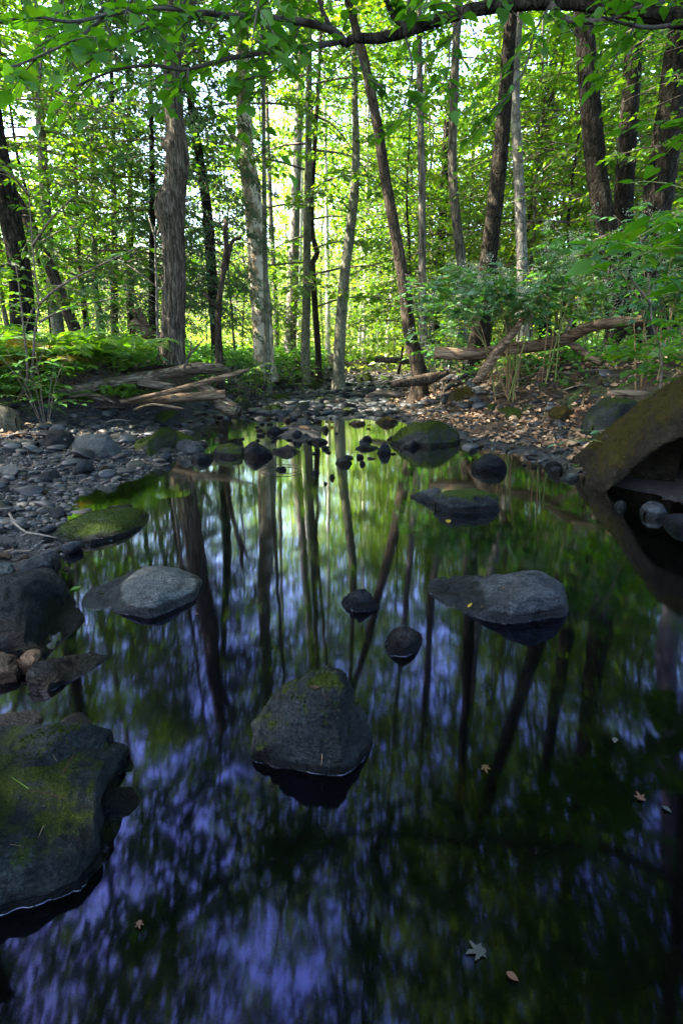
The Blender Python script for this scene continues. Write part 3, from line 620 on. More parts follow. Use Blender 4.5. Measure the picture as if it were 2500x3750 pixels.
prof_rock('shore_stone', 'black shiny stone at the waterline left of the white wedge stone', [(2008, 1725), (2020, 1708), (2050, 1703), (2070, 1720)], [(2008, 1738), (2040, 1745), (2070, 1738)], .1, 'rock_wet', rough=.03, seed=74)
prof_rock('shore_stone', 'dark oval stone above the black shiny stone on the right shore', [(1998, 1705), (2010, 1690), (2040, 1688), (2055, 1700)], [(1998, 1712), (2030, 1715), (2055, 1708)], .1, 'rock_dark', z0=.02, rough=.03, seed=75)
prof_rock('shore_stone', 'white wedge stone at the waterline under the largest boulder', [(2050, 1755), (2080, 1738), (2110, 1728), (2128, 1745)], [(2050, 1760), (2090, 1765), (2128, 1758)], .09, 'rock_grey', rough=.03, seed=76, short='white wedge stone')
prof_rock('shore_stone', 'long dark stone leaning on the left foot of the largest boulder', [(2085, 1690), (2110, 1672), (2140, 1660), (2150, 1675)], [(2085, 1700), (2120, 1698), (2150, 1690)], .1, 'rock_dark', z0=.03, rough=.04, seed=77)
prof_rock('cave_stone', 'grey stone with white edge in the dark under the largest boulder', [(2360, 1862), (2380, 1840), (2420, 1836), (2450, 1860), (2462, 1885)], [(2360, 1895), (2400, 1912), (2462, 1900)], .14, 'rock_blue', rough=.05, seed=78)
prof_rock('cave_stone', 'flat wet stone at the right edge in the dark under the largest boulder', [(2420, 1910), (2460, 1890), (2520, 1885), (2600, 1900)], [(2420, 1920), (2480, 1955), (2600, 1970)], .14, 'rock_wet', rough=.05, seed=79)
prof_rock('cave_stone', 'small round stone alone in the dark water under the largest boulder', [(2256, 1845), (2268, 1832), (2285, 1832), (2295, 1850)], [(2256, 1858), (2275, 1868), (2295, 1860)], .06, 'rock_blue', rough=.04, seed=80)
prof_rock('boulder', 'tan mossless boulder at the left edge beside the sapling base', [(-90, 1500), (-20, 1478), (30, 1490), (56, 1530)], [(-90, 1545), (0, 1548), (56, 1540)], .3, 'rock_tan', z0=.32, rough=.05, seed=82)
prof_rock('boulder', 'green mossy boulder holding up the slim curved tree by the fern', [(1172, 1360), (1190, 1335), (1225, 1325), (1252, 1345), (1260, 1372)], [(1172, 1378), (1215, 1380), (1260, 1378)], .5, 'rock_mossy', z0=.15, rough=.04, seed=83)
# mid stream and riffle rocks: (x0, x1, y top, y foot, material, label)
for k, (x0, x1, yt, yb, mt, lb) in enumerate([
 (960, 1085, 1372, 1405, 'rock_mossy', 'broad mossy rock at the foot of the left slope below the log pile'), (1035, 1115, 1366, 1402, 'rock_mossy', 'mossy mound right of the broad mossy rock by the slope'),
 (975, 1075, 1438, 1472, 'rock_mossy', 'flat mossy rock in the shallow run left of the channel'), (955, 1045, 1476, 1510, 'rock_mossy', 'mossy rock at the near side of the left shallow run'),
 (1060, 1150, 1470, 1512, 'rock_moss', 'moss topped rock in the middle of the riffle'), (1135, 1215, 1448, 1488, 'rock_moss', 'smooth rounded rock crowning the riffle'),
 (1235, 1320, 1472, 1508, 'rock_dark', 'angular dark slab rock at the head of the riffle'), (1240, 1285, 1436, 1466, 'rock_dark', 'small upright dark stone above the angular slab rock'),
 (1120, 1185, 1392, 1420, 'rock_mossy', 'mossy rock by the narrow channel under the fern bank'), (1190, 1235, 1370, 1402, 'rock_moss', 'humped stone just below the slim curved tree'),
 (1285, 1375, 1362, 1400, 'rock_mossy', 'long mossy boulder below the bright fern clump'), (1370, 1450, 1372, 1398, 'rock_moss', 'flat topped stone upstream by the leaning brown tree'),
 (1030, 1070, 1528, 1545, 'rock_rust', 'reddish stone on the small gravel spit'), (1090, 1150, 1532, 1562, 'rock_blue', 'purple grey stone on the gravel spit'),
 (1062, 1112, 1566, 1608, 'rock_wet', 'black pyramid shaped stone on the near end of the spit'), (970, 1045, 1562, 1590, 'rock_wet', 'low wet stones lobe at the left end of the spit'),
 (1175, 1205, 1552, 1578, 'rock_dark', 'square stone on the right end of the spit'), (1135, 1205, 1600, 1625, 'rock_wet', 'flat wet stone reaching into the glide below the spit'),
 (1320, 1365, 1590, 1615, 'rock_dark', 'dark cube like stone alone in the glide'), (1335, 1352, 1614, 1626, 'rock_wet', 'tiny black stone beside the cube like stone'),
 (1275, 1345, 1538, 1556, 'rock_rust', 'two toned rusty stone in the glide'), (1372, 1460, 1520, 1552, 'rock_gold', 'gold mossed stone left of the rounded mossy boulder'),
 (1225, 1290, 1674, 1702, 'rock_dark', 'dark oval stone standing in the smooth tail of the glide'), (1313, 1342, 1685, 1702, 'rock_wet', 'small wet stone right of the dark oval stone'),
 (1005, 1055, 1707, 1724, 'rock_wet', 'half drowned stone ringed by a bent twig'), (1135, 1172, 1716, 1736, 'rock_wet', 'small wet stone between the ringed stone and the oval stone'),
 (1205, 1228, 1734, 1752, 'rock_wet', 'black stone tip nearest to the pool centre'), (1182, 1200, 1762, 1774, 'rock_wet', 'tiniest black stone tip in the open pool'),
 (985, 1100, 1632, 1662, 'rock_wet', 'long low wet stone right of the dark pyramid rock'), (1290, 1400, 1628, 1648, 'rock_wet', 'long low wet slab in front of the glide'),
 (1378, 1436, 1620, 1662, 'rock_wet', 'glossy wet stone left of the foot of the rounded mossy boulder'), (1460, 1540, 1612, 1642, 'rock_wet', 'wet stone before the rounded mossy boulder'),
 (690, 780, 1655, 1692, 'rock_wet', 'spread of wet dark stone below the grey lumpy boulder'), (580, 632, 1642, 1690, 'rock_blue', 'upright blue grey stone at the end of the long mossy rock'),
 (1460, 1505, 1478, 1512, 'rock_rust', 'brown pointed stone at the foot of the right bank'), (1510, 1570, 1462, 1490, 'rock_blue', 'rounded grey stone on the right bank foot'),
 (1605, 1670, 1515, 1545, 'rock_tan', 'pale flat stone before the sunlit boulder'), (1770, 1830, 1470, 1510, 'rock_mossy', 'mossy stone between sunlit boulder and shrub stems'),
 (1950, 2010, 1440, 1475, 'rock_gold', 'gold mossed stone high on the right bank'), (2040, 2140, 1400, 1450, 'rock_tan', 'tan block under the roots on the right bank'),
 (1530, 1590, 1430, 1465, 'rock_dark', 'dark stone under the rotten log on the right'), (1240, 1300, 1398, 1420, 'rock_moss', 'moss patched stone in the upstream rock garden'),
 (820, 900, 1372, 1425, 'rock_tan', 'squared tan stump like block at the end of the logs'), (830, 925, 1436, 1512, 'rock_mossy', 'tall mossy rock right of the broken log chunk')]):
    xm = (x0 + x1) / 2; w_ = x1 - x0; a = .5 + .18 * math.sin(k * 2.1)
    z0 = max(0.0, 0.0 if yb > 1500 and x0 < 1700 else 0.02)
    gpt = onground(xm, yb); z0 = max(0, gpt[2] - .03)
    mpp = zc(gpt) / FPX
    kk = random.Random(k)
    j = lambda s: kk.uniform(-s, s)
    h_ = yb - yt
    tp = [(x0, yb - .15 * h_), (x0 + w_ * .2, yb - (.62 + j(.12)) * h_), (x0 + w_ * a * .8, yt + j(.08) * h_), (x0 + w_ * (a * .5 + .45), yt + (.12 + j(.1)) * h_), (x0 + w_ * .85, yb - (.55 + j(.15)) * h_), (x1, yb - .12 * h_)]
    prof_rock('stream_rock', lb, tp, [(x0, yb - 2), (x0 + w_ * .35, yb + h_ * .12), (x0 + w_ * .7, yb + h_ * .1), (x1, yb - 2)], w_ * mpp * .42, mt, z0=z0, rough=.06, seed=100 + k, cols=36, ex=2.6, e=1 if k % 2 else .8)
    if w_ > 60: LAND.append((xm, yb, lb.split(' in ')[0].split(' by ')[0].split(' at ')[0].split(' of ')[0].split(' before ')[0].split(' between ')[0].split(' below ')[0].split(' on ')[0].split(' under ')[0]))

# loose stones: unit meshes shared by the copies
def ico(sub):
    import bmesh
    bm = bmesh.new(); bmesh.ops.create_icosphere(bm, subdivisions=sub, radius=1)
    V = np.array([v.co[:] for v in bm.verts]); F = np.array([[v.index for v in f.verts] for f in bm.faces]); bm.free(); return V, F
ICO4, ICO2 = ico(4), ico(2)
def unit_rock(seed, V0, cuts=7):
    r_ = np.random.default_rng(seed); V = V0 * np.array([1, r_.uniform(.6, .9), r_.uniform(.38, .62)])
    for _ in range(cuts):
        n = r_.normal(size=3); n /= np.linalg.norm(n); d = r_.uniform(.42, .8) * np.abs(V @ n).max()
        s = V @ n - d; V = V - np.where(s > 0, s * .86, 0)[:, None] * n
    d = fbm(V0 * 1.6 + seed * 3.1, 4)
    return V * (1 + .13 * d)[:, None]
PEB = [make_mesh('stone', unit_rock(s, ICO4[0]), [ICO4[1]], None) for s in range(10)]
PM = {}
for nm_, a_, b_, ms in (('dark', (.008, .009, .011), (.03, .034, .04), 0), ('blue grey', (.018, .021, .027), (.055, .062, .074), 0), ('pale grey', (.04, .045, .048), (.11, .115, .115), 0), ('brown', (.03, .02, .013), (.085, .06, .04), 0), ('mossy', (.01, .011, .010), (.035, .037, .034), .62)):
    PM[nm_] = rock_mat('stone_' + nm_.replace(' ', '_'), a_, b_, moss=ms, scale=2.6, wet_h=.02, moss_col=(.020, .030, .004))
for me in PEB: me.materials.append(PM['dark'])
USED = set()
def near_word(px, py, k):
    L = sorted(LAND, key=lambda l: (l[0] - px) ** 2 + ((l[1] - py) * 2.2) ** 2)
    l = L[k % len(L)]
    dx, dy = px - l[0], py - l[1]
    if abs(dx) > abs(dy) * 2.2: rel = 'right of' if dx > 0 else 'left of'
    else: rel = 'in front of' if dy > 0 else 'behind'
    return rel, l[2]
def uniq(fmt, px, py, tries=14, most=16):
    for k in range(tries):
        rel, n = near_word(px, py, k)
        s = fmt.format(rel=rel, n='the ' + n)
        if len(s.split()) <= most and s not in USED: USED.add(s); return s
    return s
def loose(px0, px1, py0, py1, n, smin, smax, cols, where, grp, r_):
    placed = []
    for _ in range(n * 40):
        if len(placed) >= n: break
        px, py = r_.uniform(px0, px1), r_.uniform(py0, py1)
        g = onground(px, py)
        if to_px(g)[1] < py - 25: continue
        s = smin * (smax / smin) ** (r_.random() ** 1.6) / 2
        spx = s * FPX / zc(g)
        if spx * 2 < 9: continue
        if any((px - a) ** 2 + ((py - b) * 2) ** 2 < (.75 * (spx + c)) ** 2 for a, b, c in placed): continue
        placed.append((px, py, spx))
        c = r_.choice(cols); me = PEB[int(r_.integers(len(PEB)))]
        o = obj('stone', me, loc=(g[0], g[1], g[2] + s * r_.uniform(.05, .22)))
        o.material_slots[0].link = 'OBJECT'; o.material_slots[0].material = PM[c]
        fl = r_.uniform(.6, 1.15)
        o.scale = (s, s, s * fl); o.rotation_euler = (r_.uniform(-.25, .25), r_.uniform(-.25, .25), r_.uniform(0, 6.28))
        sz = 'tiny' if spx * 2 < 18 else 'small' if spx * 2 < 32 else 'fist sized' if spx * 2 < 55 else 'broad'
        sh = 'flat' if fl < .8 else 'thick' if fl > 1 else 'rounded'
        tag(o, uniq('%s %s %s stone %s, {rel} {n}' % (sz, c, sh, where), px, py), 'stone', grp)
rk = np.random.default_rng(77)
loose(0, 480, 1480, 1800, 46, .06, .26, ['dark', 'blue grey', 'dark', 'blue grey', 'pale grey', 'brown'], 'on the left gravel', 'loose stones on the left gravel', rk)
loose(300, 900, 1490, 1600, 30, .06, .22, ['dark', 'blue grey', 'pale grey', 'blue grey'], 'on the left gravel', 'loose stones on the left gravel', rk)
loose(0, 300, 1800, 2120, 20, .05, .2, ['dark', 'blue grey', 'dark', 'brown'], 'on the left shore', 'loose stones on the left shore', rk)
loose(900, 1480, 1385, 1530, 58, .10, .40, ['dark', 'blue grey', 'mossy', 'mossy', 'dark'], 'in the riffle', 'stones in the riffle', rk)
loose(930, 1240, 1530, 1625, 34, .06, .22, ['dark', 'dark', 'blue grey', 'brown'], 'on the gravel spit', 'stones on the gravel spit', rk)
loose(1440, 1900, 1440, 1660, 38, .06, .24, ['dark', 'blue grey', 'brown', 'mossy', 'brown', 'pale grey'], 'on the right shore', 'stones on the right shore', rk)
loose(1700, 2150, 1560, 1730, 26, .04, .16, ['dark', 'blue grey', 'brown', 'pale grey'], 'on the right beach', 'stones on the right shore', rk)

loose(1600, 2250, 1390, 1520, 26, .12, .38, ['brown', 'mossy', 'dark', 'brown', 'pale grey'], 'on the right slope', 'stones on the right slope', rk)
loose(640, 1480, 1610, 1690, 26, .06, .20, ['dark', 'dark', 'blue grey'], 'in the shallows', 'stones in the shallows', rk)
# gravel: uncountable small pebbles
def gravel(name, boxes, n, smin, smax, mat, label):
    r_ = np.random.default_rng(len(boxes) * 31 + n)
    VV, FF = [], []; V0, F0 = ICO2; base = [unit_rock(200 + i, V0, 5) for i in range(6)]
    cnt = 0
    P = []
    for (x0, x1, y0, y1, wgt) in boxes:
        m_ = int(n * wgt); X = r_.uniform(x0, x1, m_); Y = r_.uniform(y0, y1, m_)
        P.append(np.stack([X, Y, ground_z(X, Y)], -1))
    P = np.vstack(P); P = P[P[:, 2] > -.05]
    for k, p in enumerate(P):
        s = smin * (smax / smin) ** (r_.random() ** 2) / 2
        a = r_.uniform(0, 6.28); c, sn = math.cos(a), math.sin(a); b = base[k % 6] * s * np.array([1, 1, r_.uniform(.5, 1)])
        VV.append(np.stack([b[:, 0] * c - b[:, 1] * sn, b[:, 0] * sn + b[:, 1] * c, b[:, 2]], -1) + p + (0, 0, s * .15)); FF.append(F0 + k * len(V0))
    o = obj(name, make_mesh(name, np.vstack(VV), [np.vstack(FF)], mat)); tag(o, label, kind='stuff')
M['gravel'] = litter_mat('gravel', [(.004, .005, .0065), (.013, .014, .018), (.03, .033, .038), (.009, .0078, .0075), (.026, .019, .014), (.011, .012, .0155)], rough=.55)
gravel('gravel', [(-4.2, -1.2, 3.2, 8.5, .55), (-2.5, 1.8, 8.0, 17, .3), (.9, 3.4, 4.6, 8.5, .12)], 24000, .02, .085, M['gravel'], 'bluish gravel of the stream banks')
gravel('rubble', [(-2.3, 2.3, 8.5, 13, .55), (-1.8, 3, 13, 24, .45)], 3200, .07, .34, M['gravel'], 'jumbled wet stones of the upper stream bed')
gravel('rubble', [(-4.3, -1.5, 3.0, 8.4, .8), (1.4, 3.4, 5.2, 8.2, .2)], 900, .07, .26, M['gravel'], 'jumbled dark stones between the larger stones of the banks')
gravel('gravel', [(-2.4, -.7, .8, 3.4, .7), (1.6, 2.6, 1.5, 4, .3)], 5000, .012, .05, M['gravel'], 'fine dark gravel along the near shore')
# ------------------------------------------------------------------ where the copied trees stand: (px, distance, scale, variant)
UNDER = [(180, 12.5, .9, 2), (-20, 13, 1.2, 1), (1760, 20, 1.3, 1), (1950, 16, 1.2, 0), (2060, 19, 1.3, 2), (2320, 15, 1.2, 0), (2450, 20, 1.4, 1), (1560, 20, 1.1, 0), (1500, 22, 1.2, 2), (2540, 12, 1.1, 1), (1830, 22, 1.4, 0),
 (760, 27, .7, 0), (930, 22, .55, 1), (1020, 26, .6, 2), (1110, 30, .7, 0), (1180, 24, .5, 1), (1270, 28, .6, 2), (1360, 34, .8, 1), (1440, 28, .8, 0), (380, 23, .8, 0), (220, 24, .9, 1), (60, 24, .9, 2), (1080, 20, .45, 1), (1620, 30, 1.1, 0), (1700, 19, .8, 1), (1800, 30, 1.2, 1), (2120, 30, 1.3, 1), (2260, 15, .9, 0), (2420, 25, 1.2, 0), (2380, 18, 1.0, 1),
 (60, 11, 1.0, 0), (430, 20, 1.0, 0), (-150, 9, .9, 1), (700, 22, 1.0, 2), (860, 18, .85, 0), (900, 26, 1.1, 1),
 (1500, 17, 1.0, 1), (1880, 18, 1.2, 1), (1600, 22, 1.2, 0), (2020, 14, 1.0, 2), (2120, 18, 1.3, 0), (2400, 12, 1.0, 1), (2480, 16, 1.2, 2), (2300, 20, 1.3, 2), (1780, 24, 1.3, 2), (2650, 9, 1.0, 0), (1450, 24, 1.1, 2),
 (2010, 22, 1.3, 1), (2220, 25, 1.4, 0), (1940, 26, 1.4, 2)]
FARB = [(1000, 32, 1.0, 0), (1130, 36, 1.1, 1), (1350, 40, 1.1, 0), (1060, 44, 1.2, 1), (1180, 48, 1.3, 2), (1300, 52, 1.3, 1), (1420, 46, 1.2, 2), (1500, 36, 1.1, 1), (400, 32, .8, 0), (240, 30, .8, 1), (80, 34, .9, 2),
 (480, 48, .95, 1), (160, 46, .9, 0), (-60, 40, 1.0, 1), (1640, 42, 1.3, 0), (1780, 36, 1.2, 1), (1900, 44, 1.4, 2), (2040, 36, 1.3, 0), (2200, 42, 1.4, 1), (2340, 34, 1.3, 2), (2500, 40, 1.4, 0), (1560, 55, 1.5, 2), (980, 58, 1.4, 0), (640, 58, 1.0, 2), (1240, 62, 1.5, 0), (320, 60, 1.0, 2), (1880, 58, 1.6, 1), (2200, 58, 1.6, 2), (2460, 58, 1.6, 0), (40, 60, 1.1, 1), (1420, 66, 1.5, 1), (1100, 68, 1.5, 2), (820, 66, 1.5, 1)]
TALLB = [(1260, 40, 1.0, 2), (1480, 30, 1.0, 0), (1590, 20, 1.0, 1), (1720, 22, 1.0, 2), (1840, 26, 1.05, 0), (2000, 20, 1.0, 1), (2080, 26, 1.1, 2), (2240, 22, 1.05, 0), (2420, 22, 1.0, 1), (2520, 30, 1.1, 2), (2350, 32, 1.1, 0), (1960, 34, 1.1, 1), (0, 30, 1.0, 2), (1400, 36, 1.0, 1)]
SHADE = [(5.0, 5.2, .85, 0, 1.3, 1.5), (-4.9, 6.4, .85, 2, 2.9, 1.4), (4.6, 3.4, .8, 1, .3, 1.5), (-4.4, 3.6, .75, 0, 3.9, 1.4), (5.6, 8.4, .8, 2, 4.4, 1.3),
 (-7.0, 3.2, 1.0, 2, .2), (-8.0, 5.0, 1.0, 0, 1.2), (-11, -.5, 1.0, 1, 2.2), (-15, 4.2, 1.1, 0, 3.2), (-10.5, 2.2, .9, 1, 4.2), (-3.4, 2.0, .8, 1, .1), (3.2, 1.0, .85, 2, .7), (-2.6, -2.0, .9, 0, 1.1), (1.8, -2.6, .9, 1, 3.6),
 (-5.2, 5.0, .95, 0, .3), (-6.5, 1.0, 1.0, 1, 1.0), (-4.5, -3.0, 1.0, 2, 2.0), (4.8, 6.2, .95, 1, 3.0), (5.5, 1.5, 1.0, 0, 4.0), (4.0, -3.5, .95, 2, 5.0), (.5, -5.5, 1.0, 1, .5), (-9.5, 4.5, 1.0, 2, 2.2), (-9.0, -2.0, 1.05, 0, 2.7), (-13.5, 6.0, 1.05, 1, .2), (-13, 1.5, 1.1, 2, .9), (8.5, 4.5, 1.0, 2, 2.9), (9, -2, 1.0, 1, 1.9)]
# ------------------------------------------------------------------ crowns shared by trees (leaves + limbs), trunk axis along +Z from the origin
def frame_dirs(d):
    up = np.array([0, 0, 1.0]); s = np.cross(d, up); s /= np.linalg.norm(s, axis=-1, keepdims=True) + 1e-9
    return s
def crown(seed, H, z0, rad, nb, nsub, nl, size, mat, kind='broad', sides=4, shape='kite', lw=.36, top=.35):
    r_ = np.random.default_rng(seed); mb = MB(); P, D, Nn, S = [], [], [], []
    az = r_.uniform(0, 6.28)
    for b in range(nb):
        f = (b + r_.random()) / nb; z = z0 + (H - z0) * f; az += 2.4 + r_.uniform(-.5, .5)
        if kind == 'hemlock': L = rad * (1 - .85 * f) * r_.uniform(.7, 1.15) + .25; rise = r_.uniform(-.12, .12)
        elif kind == 'under': L = rad * (.45 + .75 * math.sin(math.pi * min(1, f * .75 + .2))) * r_.uniform(.6, 1.15); rise = r_.uniform(.0, .35)
        else: L = rad * (.35 + .8 * math.sin(math.pi * (f * .8 + .12))) * r_.uniform(.6, 1.15); rise = r_.uniform(.15, .8)
        t = np.linspace(0, 1, 6)
        dirh = np.array([math.cos(az), math.sin(az), 0]); side = np.array([-dirh[1], dirh[0], 0])
        curve = np.stack([L * t, .12 * L * np.sin(t * 3 + r_.uniform(0, 6)) * t, L * (rise * t - (.30 if kind != 'hemlock' else .34) * t ** 2)], -1)
        pts = curve[:, :1] * dirh + curve[:, 1:2] * side + curve[:, 2:] * np.array([0, 0, 1]) + (0, 0, z)
        rb = .006 + .005 * L
        mb.add(*tube(pts, np.linspace(rb, .004, 6), sides))
        for s in range(nsub):
            u = .22 + .78 * (s + r_.random()) / nsub; k = min(4, int(u * 5)); q = pts[k] + (pts[k + 1] - pts[k]) * (u * 5 - k)
            td = pts[k + 1] - pts[k]; td /= np.linalg.norm(td)
            sg = 1 if s % 2 else -1; ang = r_.uniform(.55, 1.15) * sg
            sd_ = np.cross(np.array([0, 0, 1.0]), td); sd_ /= np.linalg.norm(sd_) + 1e-9
            dd = td * math.cos(ang) + sd_ * math.sin(ang); dd[2] += r_.uniform(-.18, .12); dd /= np.linalg.norm(dd)
            l2 = L * r_.uniform(.22, .5) * (1.15 - u * .5)
            tt = np.linspace(0, 1, 4)[:, None]; sp = q + dd * l2 * tt + np.array([0, 0, -.22 * l2]) * tt ** 2
            mb.add(*tube(sp, np.linspace(rb * .4, .003, 4), 3, cap=False))
            m = max(3, int(nl * r_.uniform(.6, 1.3)))
            v = r_.random(m); base = q + dd * l2 * v[:, None] + np.array([0, 0, -.22 * l2]) * (v ** 2)[:, None]
            s2 = np.cross(np.array([0, 0, 1.0]), dd); s2 /= np.linalg.norm(s2) + 1e-9
            sg2 = r_.choice([-1, 1], m)[:, None]; a2 = r_.uniform(.3, 1.3, m)[:, None]
            ld = dd * np.cos(a2) + s2 * sg2 * np.sin(a2); ld[:, 2] += r_.normal(0, .22, m) - .12
            off = s2 * sg2 * (r_.random((m, 1)) * (.10 if kind == 'hemlock' else .05) * (1 + l2)) + np.stack([np.zeros(m), np.zeros(m), r_.normal(0, .035, m)], -1)
            P.append(base + off); D.append(ld); Nn.append(np.array([0, 0, 1.0]) + r_.normal(0, .38, (m, 3))); S.append(size * r_.uniform(.6, 1.25, m))
    V, F = leaves(np.vstack(P), np.vstack(D), np.vstack(Nn), np.concatenate(S), lw, shape)
    return make_mesh('crown', V, F, mat, False), mb.mesh('limbs', M['twig'])

CR = {}
for v in range(3):
    CR['tall', v] = crown(100 + v, 20, 7.5, 3.6, 46, 6, 17, .17, M['leaf_mid'])
    CR['under', v] = crown(200 + v, 7, 1.1, 2.3, 36, 7, 19, .105, M['leaf_mid'], 'under')
    CR['far', v] = crown(300 + v, 12, 2.2, 3.2, 36, 6, 13, .22, M['leaf_far_lit'], 'under')
    if v < 2: CR['hemlock', v] = crown(400 + v, 13, 1.6, 2.9, 85, 9, 30, .115, M['needle'], 'hemlock', shape='kite', lw=.19)
print('crown leaves', {k: len(c[0].polygons) // 2 for k, c in CR.items()})

# ------------------------------------------------------------------ named trunks traced in the picture plane at their own distance
TREES = []           # (px, py at base, phrase)
def trunk_mesh(path, Y, H, sides=18, rough=.10, flare=.5, step=.12, nscale=(2.2, .8), seed=0, ext=True, burls=()):
    """path: (px, py, width px) from the base up; continues straight up to height H."""
    p3 = np.array([np.r_[at(a, b, Y), 0] for a, b, w_ in path])
    for k, (a, b, w_) in enumerate(path): p3[k, 3] = w_ / 2 * zc(p3[k, :3]) / FPX
    g = gz(p3[0, 0], Y)
    base = p3[0].copy(); base[2] = min(base[2], g) - .12
    if p3[0, 2] - base[2] < .05: p3 = p3[1:]
    P = np.vstack([base, p3])
    if ext and P[-1, 2] < H:
        d = P[-1] - P[-2]; d = d[:3] / (abs(d[2]) + 1e-6); z = P[-1, 2]; r0 = P[-1, 3]; q = P[-1].copy(); out = []
        n = 6
        for i in range(1, n + 1):
            f = i / n; dz = (H - z) / n; dd = d * (1 - .6 * f); q = q + np.r_[dd[0] * dz, dd[1] * dz, dz, 0]; q[3] = max(.015, r0 * (1 - .85 * f)); out.append(q.copy())
        P = np.vstack([P, out])
    C = catmull(P, step)
    h = C[:, 2] - g
    C[:, 3] *= 1 + flare * np.exp(-np.clip(h, 0, None) / .16)
    rr = np.random.default_rng(seed)
    o = np.array([base[0], Y, g])
    V, F = tube(C[:, :3] - o, np.clip(C[:, 3], .008, None), sides, rough, nscale, seed)
    return V, F, o, C
def stub(mb, C, o, h, az, L, r0, up=.6, seed=0):
    k = np.argmin(abs(C[:, 2] - o[2] - h)); p = C[k, :3] - o
    d = np.array([math.cos(az), math.sin(az), up]); t = np.linspace(0, 1, 6)[:, None]
    pts = p + d * L * t + np.array([0, 0, .15 * L]) * t ** 2
    mb.add(*tube(pts, np.linspace(r0 * 1.3, r0 * .6, 6), 10, .15, seed=seed))
def tree(name, label, path, Y, H, mat, cr=None, crz=0.0, crs=1.0, sides=16, rough=.09, group=None, cat='tree', short=None, stubs=(), flare=.5, step=.14, nscale=(2.2, .8), crown_mat=None, ext=True):
    seed = len(TREES) + 3
    V, F, o, C = trunk_mesh(path, Y, H, sides, rough, flare, step, nscale, seed, ext)
    e = tag(empty(name, o), label, cat, group)
    mb = MB(); mb.add(V, F)
    for s in stubs: stub(mb, C, o, *s)
    obj('trunk', mb.mesh('trunk', M[mat]), e)
    if cr:
        # the crown follows the lean of the upper trunk
        k0 = np.argmin(abs(C[:, 2] - o[2] - (H - o[2]) * .45)); dx = C[-1, :3] - C[k0, :3]
        cm, lm = CR[cr]; hz = {'tall': 20, 'under': 7, 'far': 12, 'hemlock': 13}[cr[0]]
        s = (H - o[2]) / hz * crs
        top = C[-1, :3] - o
        for nm, me in (('limbs', lm), ('crown', cm)):
            c = obj(nm, me, e); c.rotation_euler = (-math.atan2(top[1], top[2]), math.atan2(top[0], top[2]), crz); c.scale = (s * 1.05, s * 1.05, (H - o[2]) / hz)
            if nm == 'crown' and crown_mat: c.material_slots[0].link = 'OBJECT'; c.material_slots[0].material = M[crown_mat]
    if short: TREES.append((path[0][0], path[0][1], Y, short))
    return e, C, o

def W(pts, ws):
    return [(a, b, w_) for (a, b), w_ in zip(pts, np.interp(np.linspace(0, 1, len(pts)), np.linspace(0, 1, len(ws)), ws))]
tree('dead_tree', 'thick dead grey trunk with burl and torn hollow, above the log pile',
     [(628, 1345, 90), (632, 1250, 82), (637, 1120, 79), (641, 1000, 78), (638, 900, 80), (634, 840, 86), (626, 775, 106), (628, 740, 104), (640, 690, 82), (650, 600, 80), (650, 540, 78), (640, 450, 64), (633, 330, 64), (631, 200, 60), (630, 60, 52), (630, -120, 46)],
     9.3, 8.2, 'bark_snag', sides=48, rough=.22, step=.04, nscale=(3.4, .9), flare=.25, ext=False, short='thick dead trunk',
     stubs=[(4.05, 0.15, .34, .075, 2.2, 5), (3.05, 2.9, .22, .12, .25, 6)])
tree('leaning_tree', 'slender brown tree leaning left over the stream, bare for most of its length',
     W([(1535, 1372), (1500, 1220), (1478, 1050), (1455, 900), (1430, 760), (1408, 640), (1385, 480), (1350, 300), (1325, 180), (1290, 60)], [54, 45, 42, 40, 37, 33, 30]), 10.5, 15, 'bark_brown', ('tall', 0), .4, .9, short='leaning brown tree', flare=.9)
tree('curved_tree', 'slim curved grey green trunk standing on a mossy boulder beside the fern', W([(1240, 1335), (1250, 1150), (1262, 1000), (1280, 860), (1297, 700), (1303, 560), (1300, 400)], [44, 38, 36, 32, 24]), 15.5, 14, 'bark_olive', ('tall', 1), 1.3, .8, short='slim curved tree')
tree('forest_tree', 'pale grey smooth trunk in the centre, left of the twin dark trunks', W([(1062, 1260), (1072, 1050), (1078, 850), (1085, 650), (1092, 450), (1095, 300)], [44, 40, 32, 28]), 21, 20, 'bark_smooth', ('tall', 2), 2.0, .9, short='pale grey trunk')
tree('forest_tree', 'straight dark trunk right of the pale grey one, in the centre', W([(1118, 1290), (1122, 1100), (1124, 900), (1128, 650), (1130, 400)], [34, 30, 28, 24]), 17, 19, 'bark_olive', ('tall', 0), 3.0, .9, short='straight dark trunk')
tree('crooked_tree', 'thin crooked dark trunk bending in an S beside the straight dark trunk', W([(1165, 1300), (1155, 1150), (1148, 1030), (1146, 960), (1162, 925), (1145, 870), (1142, 740), (1150, 560), (1160, 400)], [24, 21, 18, 16]), 17.5, 13, 'bark_brown', ('under', 1), 3.4, .9, short='crooked dark trunk')
tree('forest_tree', 'broad trunk with peeling pale bark, between the dead trunk and the glade', W([(962, 1230), (950, 1050), (938, 880), (925, 720), (905, 580), (893, 430), (890, 300)], [76, 68, 60, 52]), 14.5, 18, 'bark_peel', ('tall', 1), .9, .8, rough=.12, short='broad peeling trunk', stubs=[(5.0, 2.8, .5, .05, .9, 4)])
tree('forest_tree', 'thin straight dark trunk right beside the broad peeling trunk', W([(978, 1250), (972, 1000), (968, 700), (965, 400), (963, 150)], [20, 18, 15, 12]), 13.5, 15, 'bark_olive', ('tall', 2), .2, .55, short='thin dark trunk')
tree('forest_tree', 'thin grey trunk half way between broad peeling trunk and pale grey trunk', W([(1012, 1200), (1003, 1000), (992, 800), (985, 600)], [20, 18, 15]), 24, 18, 'bark_grey', ('tall', 0), 1.9, .7)
